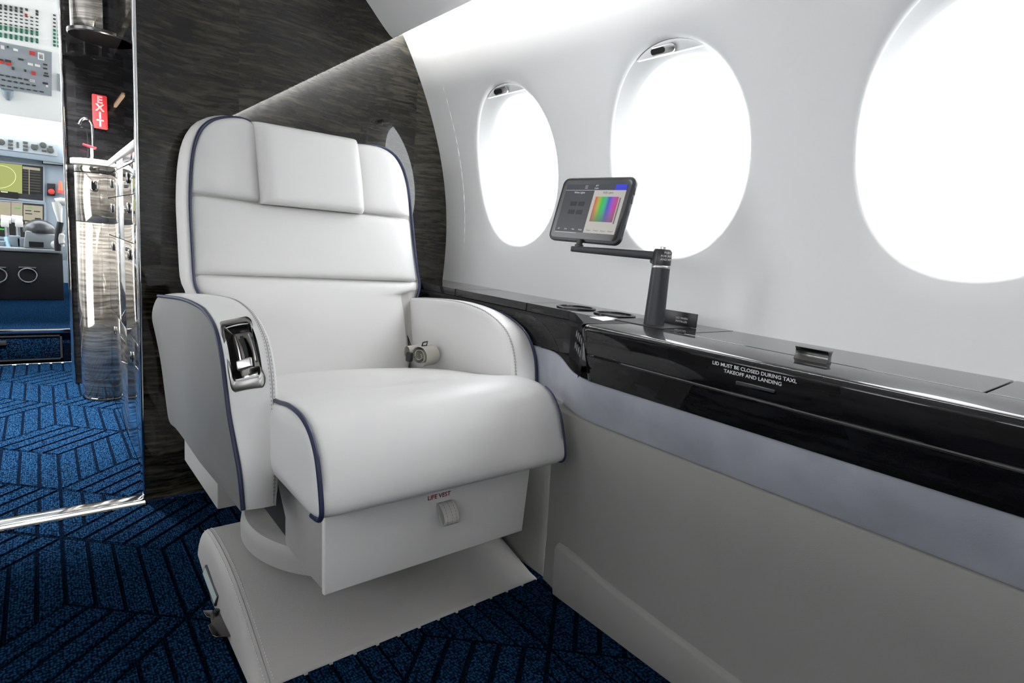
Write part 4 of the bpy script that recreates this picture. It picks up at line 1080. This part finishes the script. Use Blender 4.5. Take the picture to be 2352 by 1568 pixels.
# tap
tp0 = PY(214, 356, 3.06); tp0[2] = .990
tap = thing('tap', 'chrome gooseneck tap with a red lever on the galley worktop', 'tap', tuple(tp0))
g_ = [PY(215, 350, 3.06), PY(214, 320, 3.06), PY(213, 298, 3.06), PY(211, 284, 3.06), PY(204, 275, 3.06), PY(195, 272, 3.06), PY(187, 276, 3.06), PY(182, 286, 3.06)]
g_[0][2] = .990
q_ = MB(); q_.tube(cr(g_, 6), .0055, 12); q_.build('spout', M['chrome'], tap)
q_ = MB(); q_.lathe([(0, .990), (.014, .990), (.014, .996), (.008, 1.002), (.008, 1.012), (0, 1.012)], (tp0[0]-.004, tp0[1]-.004, 0), 20); q_.build('base', M['chrome'], tap)
a_, b_2 = PY(190, 331, 3.05), PY(221, 341, 3.05)
q_ = MB(); q_.tube([a_, (a_+b_2)/2, b_2], [.0075, .009, .008], 10, sx=.55, ref=(0, 0, 1)); q_.build('lever', M['red_paddle'], tap)
st_ = PY(211, 350, 3.05); q_ = MB(); q_.tube([(a_*.35+b_2*.65), (st_[0], st_[1], .991)], .005, 10); q_.build('valve_stem', M['white'], tap)

# ------------------------------------------------------------------ cockpit
YST = 3.70
mb = MB(); mb.box(-.90, .90, YST, 6.2, .10, .174); fl2 = struct(mb.build('floor', M['carpet'], smooth=False))
mb = MB(); mb.box(-.90, .90, YST-.018, YST+.010, .158, .178); struct(mb.build('trim_4', M['aluminium'], bevel=.002))
mb = MB(); mb.box(-.90, .90, YST+.001, YST+.03, .0, .158); riser = struct(mb.build('trim_5', M['carpet_dark']))
sb = thing('step_box', 'blue carpeted stowage box front let into the cockpit step', 'drawer', (-.10, YST-.02, .02))
mb = MB(); mb.box(-.42, .055, YST-.014, YST, .028, .140); mb.build('front', M['carpet'], sb, bevel=.004)
for y0, y1, x0, x1 in ((.020, .027, -.43, .066), (.141, .147, -.43, .066), (.020, .147, .057, .066)):
    q_ = MB(); q_.box(x0, x1, YST-.018, YST, y0, y1); q_.build('edge_bead', M['cockpit_dark'], sb)
q_ = MB(); p_ = PY(6, 788, YST-.02); q_.box(p_[0]-.03, p_[0]+.014, YST-.022, YST-.012, p_[2]-.012, p_[2]+.012); q_.build('finger_pull', M['void'], sb, bevel=.003)
# shell
mb = MB(); mb.prism([(3.24, 0), (6.2, 0), (6.2, 1.02), (4.35, 1.30), (3.24, 1.30)], 'x', -.95, -.90); mb.prism([(3.24, 0), (6.2, 0), (6.2, 1.02), (4.35, 1.30), (3.24, 1.30)], 'x', .90, .95); struct(mb.build('wall_cockpit', M['cockpit_white']))
mb = MB(); mb.prism([(3.24, 1.98), (4.60, 1.98), (5.00, 1.66), (5.02, 1.70), (4.62, 2.02), (3.24, 2.02)], 'x', -.95, .95); struct(mb.build('ceiling_cockpit', M['cockpit_white']))
mb = MB(); mb.box(-.95, .95, 6.15, 6.2, 0, 1.02); struct(mb.build('wall_nose', M['cockpit_blue']))
ws = MB(); ws.add([(-.95, 6.18, 1.02), (.95, 6.18, 1.02), (.95, 5.00, 1.67), (-.95, 5.00, 1.67)], [(0, 1, 2, 3)])
wso = struct(ws.build('window_13', M['glass'], smooth=False))
mb = MB(); mb.obox((.0-.5, 5.59, 1.345), (1, 0, 0), (0, .876, -.482), (0, .482, .876), .05, 1.3, .05); mb.build('windscreen_post', M['cockpit_white'], wso)
for k, sx_ in enumerate((-.925, .925)):
    mb = MB(); mb.box(sx_-.02, sx_+.02, 3.24, 4.35, 1.30, 2.0); struct(mb.build('wall_cockpit', M['cockpit_white']))
    mb = MB(); mb.prism([(4.35, 1.30), (6.15, 1.02), (6.15, 1.06), (5.02, 1.70), (4.62, 2.0), (4.35, 2.0)], 'x', sx_-.003, sx_+.003); struct(mb.build('window_%d' % (14+k), M['glass'], smooth=False))
    portal((sx_*1.04, 5.0, 1.5), (-sx_, 0, 0), 1.5, .9)
portal((0, 5.62, 1.37), (0, -.482, -.876), 1.8, 1.3)

# overhead panels (tilted, facing aft and down)
OVP, OVN = np.array([0, 4.75, 1.66]), np.array([0, -.86, -.51]); OVN = OVN/np.linalg.norm(OVN)
def ov(x, y): return PP(x, y, OVP, OVN)
oh = thing('overhead_panel', 'overhead cockpit panel, white with rows of small buttons above a grey switch panel', 'instrument panel', tuple(ov(40, 110)))
def quad_plate(name, m, parent, pts, n_, t=.006, base=0.0, smooth=False):
    q_ = MB(); P_ = [np.array(p)+n_*base for p in pts]
    q_.add(P_+[p+n_*t for p in P_], [(3,2,1,0),(4,5,6,7),(0,1,5,4),(1,2,6,5),(2,3,7,6),(3,0,4,7)]); return q_.build(name, m, parent, smooth=smooth)
quad_plate('upper_panel', M['cockpit_white'], oh, [ov(-160, -70), ov(260, 20), ov(260, 300), ov(-160, 240)], OVN, .01, -.02)
bx_, bu_ = np.array([1.0, 0, 0]), None
bu_ = np.cross(OVN, bx_); bu_ = bu_ if bu_[2] > 0 else -bu_
def btn(x, y, wpx, hpx, m, parent=oh, name='button', t=.006):
    c_ = ov(x, y); sc_ = np.linalg.norm(ov(x+1, y)-c_); q_ = MB(); q_.obox(c_+OVN*(t/2-.009), bx_, bu_, OVN, wpx*sc_, hpx*np.linalg.norm(ov(x, y+1)-c_), t); return q_.build(name, m, parent, smooth=False)
rows = [(16, 'd', 5), (23, 'd', 5), (32, 'd', 2.5), (40, 'd', 2), (48, 'd', 2), (57, 'd', 2.5), (64, 'g', 5), (70, 'g', 4), (81, 'g', 5), (87, 'g', 4)]
for ci_ in range(8):
    x_ = 0+ci_*12.0
    for ri_, (y_, kd, hh) in enumerate(rows):
        if ri_ < 2 and ci_ == 6: continue
        yy = y_+x_*.165-3
        if ri_ == 1 and ci_ == 5: btn(60, 35, 6, 5, M['btn_red']); continue
        btn(x_+1, yy, 6, hh, M['btn_dark'] if kd == 'd' else M['btn_green'])
for ci_ in range(2):
    for ri_ in range(9):
        btn(125+ci_*10, 36+ri_*8.6+ci_*2.5, 5.5, 3 if ri_ < 4 else 5, M['btn_dark'] if ri_ < 4 else M['btn_green'])
gp = quad_plate('grey_panel', M['cockpit_grey'], oh, [ov(-60, 85), ov(119, 121), ov(119, 221), ov(-60, 192)], OVN, .012, -.012)
def gb(x, y, w_, h_, m, name='switch'): return btn(x, y, w_, h_, m, gp, name, .014)
for x_, y_, w_, h_, m in ((48, 136, 12, 4, 'btn_dark'), (3, 142, 9, 7, 'btn_red'), (20, 146, 12, 7, 'btn_red'), (2, 137, 9, 4, 'btn_dark'), (19, 140, 13, 5, 'btn_dark'), (36, 114, 10, 5, 'white'), (18, 107, 4, 4, 'btn_dark'), (74, 122, 12, 9, 'btn_red'), (94, 129, 14, 16, 'white'), (94, 129, 9, 11, 'btn_dark'), (70, 147, 12, 5, 'white'), (86, 150, 12, 5, 'white'), (77, 168, 9, 8, 'btn_red'), (58, 162, 5, 5, 'btn_dark'), (30, 157, 6, 6, 'btn_dark'), (104, 148, 9, 3, 'btn_dark'), (104, 157, 9, 3, 'btn_dark'), (106, 168, 9, 3, 'btn_dark'), (106, 174, 12, 3, 'btn_dark'), (6, 108, 8, 8, 'white'), (104, 191, 12, 4, 'btn_dark'), (108, 197, 5, 4, 'white'), (74, 185, 11, 5, 'white')):
    gb(x_, y_, w_, h_, M[m])
for k in range(6): gb(4+k*14, 172+k*2.6, 9, 2.5, M['btn_dark'])
for k in range(6): gb(8+k*14, 183+k*2.6, 8, 2.5, M['btn_dark'])
for k in range(7): gb(6+k*15, 196+k*2.4, 9, 2, M['btn_dark'])
q_ = MB(); c_ = ov(18, 222); q_.tube([ov(17, 206), ov(18, 220), ov(19, 229)], [.03, .025, .012], 10); q_.build('compass_stem', M['cockpit_blue'], oh)
q_ = quad_plate('side_box', M['cockpit_grey'], oh, [ov(131, 170), ov(150, 173), ov(150, 212), ov(131, 208)], OVN, .012, -.012)

# glareshield with its control panel
GS = 5.42
gs = thing('glareshield', 'blue-grey glareshield with a row of flight control knobs', 'instrument panel', tuple(PY(70, 320, GS)))
q_ = MB()
tp = [PY(x, y, GS) for x, y in ((-150, 278), (-60, 284), (0, 291), (40, 294), (80, 301), (110, 310), (150, 322), (230, 345))]
bt = [PY(x, y, GS) for x, y in ((-150, 345), (-60, 350), (0, 356), (40, 361), (80, 366), (110, 370), (150, 376), (230, 388))]
q_.grid([[(p[0], GS+.25, p[2]+.01) for p in tp], tp, [(p[0], GS-.015, p[2]-.01) for p in tp], [(p[0], GS-.012, b[2]+.03) for p, b in zip(tp, bt)], bt, [(p[0], GS+.30, p[2]) for p in bt]])
q_.build('cowl', M['cockpit_blue'], gs, angle=60)
NG = np.array([0, -1.0, 0])
def gq(name, x0, y0, x1, y1, m, t=.010, Y=GS-.012, parent=gs, sk=.13):
    return quad_plate(name, m, parent, [PY(x0, y1, Y), PY(x1, y1+(x1-x0)*sk, Y), PY(x1, y0+(x1-x0)*sk, Y), PY(x0, y0, Y)], NG, t)
gq('control_strip', -20, 314, 132, 340, M['cockpit_grey'], .008, sk=.125)
for x_ in (19, 53):
    for k in range(3): gq('button', x_, 321+k*8+(x_-19)*.11, x_+11, 326+k*8+(x_-19)*.11, M['btn_dark'], .014)
gq('button', 38, 326, 43, 339, M['btn_dark'], .014)
for x_, y_ in ((3, 326), (79, 338), (99, 333), (116, 345)):
    p_ = PY(x_, y_, GS-.02); q_ = MB(); q_.lathe([(.0, 0), (.020, 0), (.018, .022), (.0, .024)], tuple(p_), 16, ax=(0, -1, 0)); q_.build('knob', M['btn_dark'], gs)
gq('button', 72, 331, 87, 334, M['btn_dark'], .014); gq('button', 112, 335, 121, 338, M['btn_dark'], .014); gq('button', 96, 344, 106, 348, M['btn_dark'], .014)

# main instrument panel with two displays
YI = 5.50
ip = thing('instrument_panel', 'blue-grey main instrument panel with lit flight displays', 'instrument panel', tuple(PY(60, 440, YI)))
quad_plate('panel', M['cockpit_blue'], ip, [PY(-160, 590, YI), PY(260, 600, YI), PY(260, 350, YI), PY(-160, 330, YI)], NG, .01, -.01)
def iq(name, x0, y0, x1, y1, m, t, parent=ip, sk=.12, base=0.0):
    return quad_plate(name, m, parent, [PY(x0, y1, YI), PY(x1, y1+(x1-x0)*sk, YI), PY(x1, y0+(x1-x0)*sk, YI), PY(x0, y0, YI)], NG, t, base)
def em(name, c, s=1.0): return mat(name, tuple(k*.15 for k in c), .35, emit=c, es=s)
green, sblk, stan, sgreen, swht = em('map_green', (.20, .22, .07)), em('screen_black', (.010, .010, .009)), em('screen_tan', (.22, .20, .15)), em('screen_green', (.03, .30, .03)), em('screen_white', (.55, .55, .45))
d1_ = iq('display', -80, 362, 102, 448, M['cockpit_blue'], .016, sk=.10)
iq('bezel', -78, 365, 99, 443, M['cockpit_dark'], .018, d1_, .10)
iq('map_area', -78, 366, 51, 432, green, .019, d1_, .10); iq('list_area', 52, 381, 96, 443, sblk, .019, d1_, .10); iq('text_bar', -78, 429, 42, 444, sblk, .020, d1_, .11)
for k in range(8): iq('list_row', 53, 391+k*6.2, 93, 394+k*6.2, em('row_grey', (.035, .034, .03)), .0195, d1_, .10)
iq('list_head', 52, 382, 92, 388, stan, .0195, d1_, .12)
iq('list_rule', 66, 386, 68, 446, stan, .0197, d1_, .10); iq('caption', 2, 439, 18, 441, swht, .0205, d1_, .10)
q_ = MB(); q_.tube([PY(-2+38*math.cos(a), 406+26*math.sin(a), YI-.0205) for a in np.linspace(0, 2*math.pi, 40, endpoint=False)], .0022, 5, closed=True); q_.build('range_ring', em('ring', (.42, .46, .22)), d1_)
d2_ = iq('display', -80, 452, 106, 542, M['cockpit_blue'], .016, sk=.08)
iq('bezel', -78, 455, 101, 536, M['cockpit_dark'], .018, d2_, .08)
for x0, y0, x1, y1, m in ((-78, 456, 25, 496, stan), (26, 464, 52, 500, stan), (54, 470, 98, 505, stan), (54, 508, 98, 538, sblk), (-78, 498, 52, 534, sblk), (0, 477, 18, 480, sgreen), (34, 476, 48, 479, sgreen), (63, 474, 75, 478, sgreen), (0, 512, 8, 516, sgreen), (0, 524, 14, 527, sgreen), (80, 500, 94, 503, sblk), (58, 482, 72, 484, sblk), (58, 489, 74, 491, sblk), (78, 484, 92, 486, sblk), (57, 508, 70, 512, stan), (-78, 470, 20, 473, em('amber', (.35, .22, .05)))):
    iq('screen_block', x0, y0, x1, y1, m, .0195 if m is not sblk else .019+(.0012 if y1-y0 < 5 else 0), d2_, .08)
iq('annunciator', 97, 363, 146, 377, M['cockpit_dark'], .02, sk=.09); iq('annunciator_face', 99, 365, 144, 375, M['cockpit_white'], .022, sk=.09)
iq('switch_block', 108, 421, 127, 449, M['cockpit_dark'], .014, sk=.06)
for x_, y_, r_ in ((118, 440, .011),):
    p_ = PY(x_, y_, YI-.014); q_ = MB(); q_.lathe([(0, 0), (.02, 0), (.019, .018), (0, .022)], tuple(p_), 18, ax=(0, -1, 0)); q_.build('red_knob', M['btn_red'], ip)
q_ = MB(); q_.tube([PY(139, 443, YI-.03), PY(139, 430, YI-.03), PY(138, 416, YI-.03)], [.017, .014, .010], 12); q_.build('red_handle', mat('red_amber_handle', (.80, .16, .08), .4), ip)
q_ = MB(); q_.tube([PY(139, 444, YI-.031), PY(139, 437, YI-.031)], [.021, .018], 12); q_.build('red_handle_collar', M['btn_red'], ip)

# centre pedestal
YP = 4.93
ped = thing('centre_pedestal', 'black cockpit centre pedestal with pull rings, thrust levers and a domed cursor control', 'console', tuple(PZ(60, 690, .174)))
z0_ = .174; ztp = PY(60, 578, YP)[2]
xr_ = PY(146, 640, YP)[0]
q_ = MB(); q_.box(-.42, xr_, YP, YP+.55, z0_, ztp); q_.build('body', M['cockpit_dark'], ped, bevel=.006)
q_ = MB(); q_.box(-.43, xr_-.01, YP-.012, YP+.55, ztp, ztp+.022); q_.build('top_rim', M['cockpit_grey'], ped, bevel=.005)
for x_ in (64, -6):
    c_ = PY(x_, 632, YP-.008); rad = .046
    q_ = MB(); q_.tube([(c_[0]+rad*math.cos(a), YP-.010, c_[2]+rad*.98*math.sin(a)) for a in np.linspace(0, 2*math.pi, 36, endpoint=False)], .0045, 8, closed=True); rg = q_.build('pull_ring', M['steel'], ped)
    q_ = MB(); q_.box(c_[0]-.044, c_[0]+.044, YP-.014, YP, c_[2]+.046, c_[2]+.055); q_.build('ring_bar', M['steel'], rg, bevel=.003)
    q_ = MB(); q_.box(c_[0]-.018, c_[0]+.018, YP-.012, YP, c_[2]-.052, c_[2]-.044); q_.build('ring_stop', M['steel'], rg, bevel=.003)
zt2 = ztp+.022
# domed cursor control on a grey block
p_ = PY(92, 572, YP+.10)
q_ = MB(); q_.prism([(p_[0]-.085, zt2), (p_[0]+.095, zt2), (p_[0]+.088, zt2+.10), (p_[0]-.070, zt2+.115)], 'y', YP+.03, YP+.20); q_.build('cursor_block', M['cockpit_grey'], ped, bevel=.01)
q_ = MB(); q_.box(p_[0]-.055, p_[0]+.02, YP+.02, YP+.04, zt2+.01, zt2+.045); q_.build('cursor_recess', M['void'], ped)
q_ = MB(); q_.lathe([(.093*math.cos(a), .093*math.sin(a)*.98) for a in np.linspace(0, math.pi/2, 12)], (p_[0]+.005, YP+.115, zt2+.103), 28); q_.build('cursor_dome', mat('dome_black', (.03, .033, .038), .25), ped)
# thrust levers with white grips, blue lever, knobs
for x0, x1 in ((2, 26), (27, 52)):
    a_, b_2 = PY(x0, 502, YP+.30), PY(x1, 505, YP+.30)
    q_ = MB(); q_.tube([a_, b_2], .026, 14); q_.build('thrust_grip', M['white'], ped)
    m_ = (a_+b_2)/2; q_ = MB(); q_.tube([m_, (m_[0], m_[1]+.04, zt2)], .012, 8); q_.build('thrust_lever', M['steel'], ped)
for x_ in (11, 44):
    c_ = PY(x_, 514, YP+.27); q_ = MB(); q_.obox(c_, (1, 0, 0), (0, 1, 0), (0, 0, 1), .042, .03, .042); q_.build('lever_button', M['white'], ped, bevel=.006)
q_ = MB(); q_.tube([PY(14, 545, YP+.15), PY(21, 572, YP+.10)], .012, 8); q_.build('blue_lever', mat('pale_blue', (.30, .50, .66), .4), ped)
for x_, y_ in ((2, 560), (34, 548), (52, 552), (66, 560)):
    c_ = PY(x_, y_, YP+.15); q_ = MB(); q_.box(c_[0]-.03, c_[0]+.03, YP+.12, YP+.18, zt2, c_[2]+.02); q_.build('control_block', M['cockpit_blue'] if x_ != 66 else M['cockpit_dark'], ped, bevel=.006)
c_ = PY(128, 568, YP+.05); q_ = MB(); q_.lathe([(.034*math.cos(a), .034*math.sin(a)) for a in np.linspace(-math.pi/2, math.pi/2, 14)], (c_[0], c_[1], zt2+.034), 20); q_.build('white_knob', M['white'], ped)
# grab handle and headset hanging by the right seat
gh = thing('sidestick', 'pale grey side stick grip beside the right hand cockpit panel', 'control stick', tuple(PY(134, 690, 4.86)))
q_ = MB(); q_.tube([PY(128, 464, 4.86), PY(140, 462, 4.86), PY(158, 466, 4.86)], .024, 12); q_.build('top_bar', M['white'], gh)
q_ = MB(); q_.tube([PY(130, 464, 4.86), PY(133, 480, 4.86), PY(136, 498, 4.86), PY(138, 512, 4.86)], [.026, .024, .016, .012], 12); q_.build('grip', M['cockpit_white'], gh)
q_ = MB(); q_.tube([PY(139, 510, 4.86), PY(135, 530, 4.86), PY(132, 556, 4.86), PY(133, 576, 4.86)], .018, 10); q_.build('stem', M['cockpit_dark'], gh)
q_ = MB(); q_.tube(cr([PY(147, 528, 4.86), PY(141, 538, 4.86), PY(139, 552, 4.86), PY(144, 566, 4.86)], 5), [.010]*5+[.022]*8+[.012]*3, 10); q_.build('hand_rest', M['white'], gh)
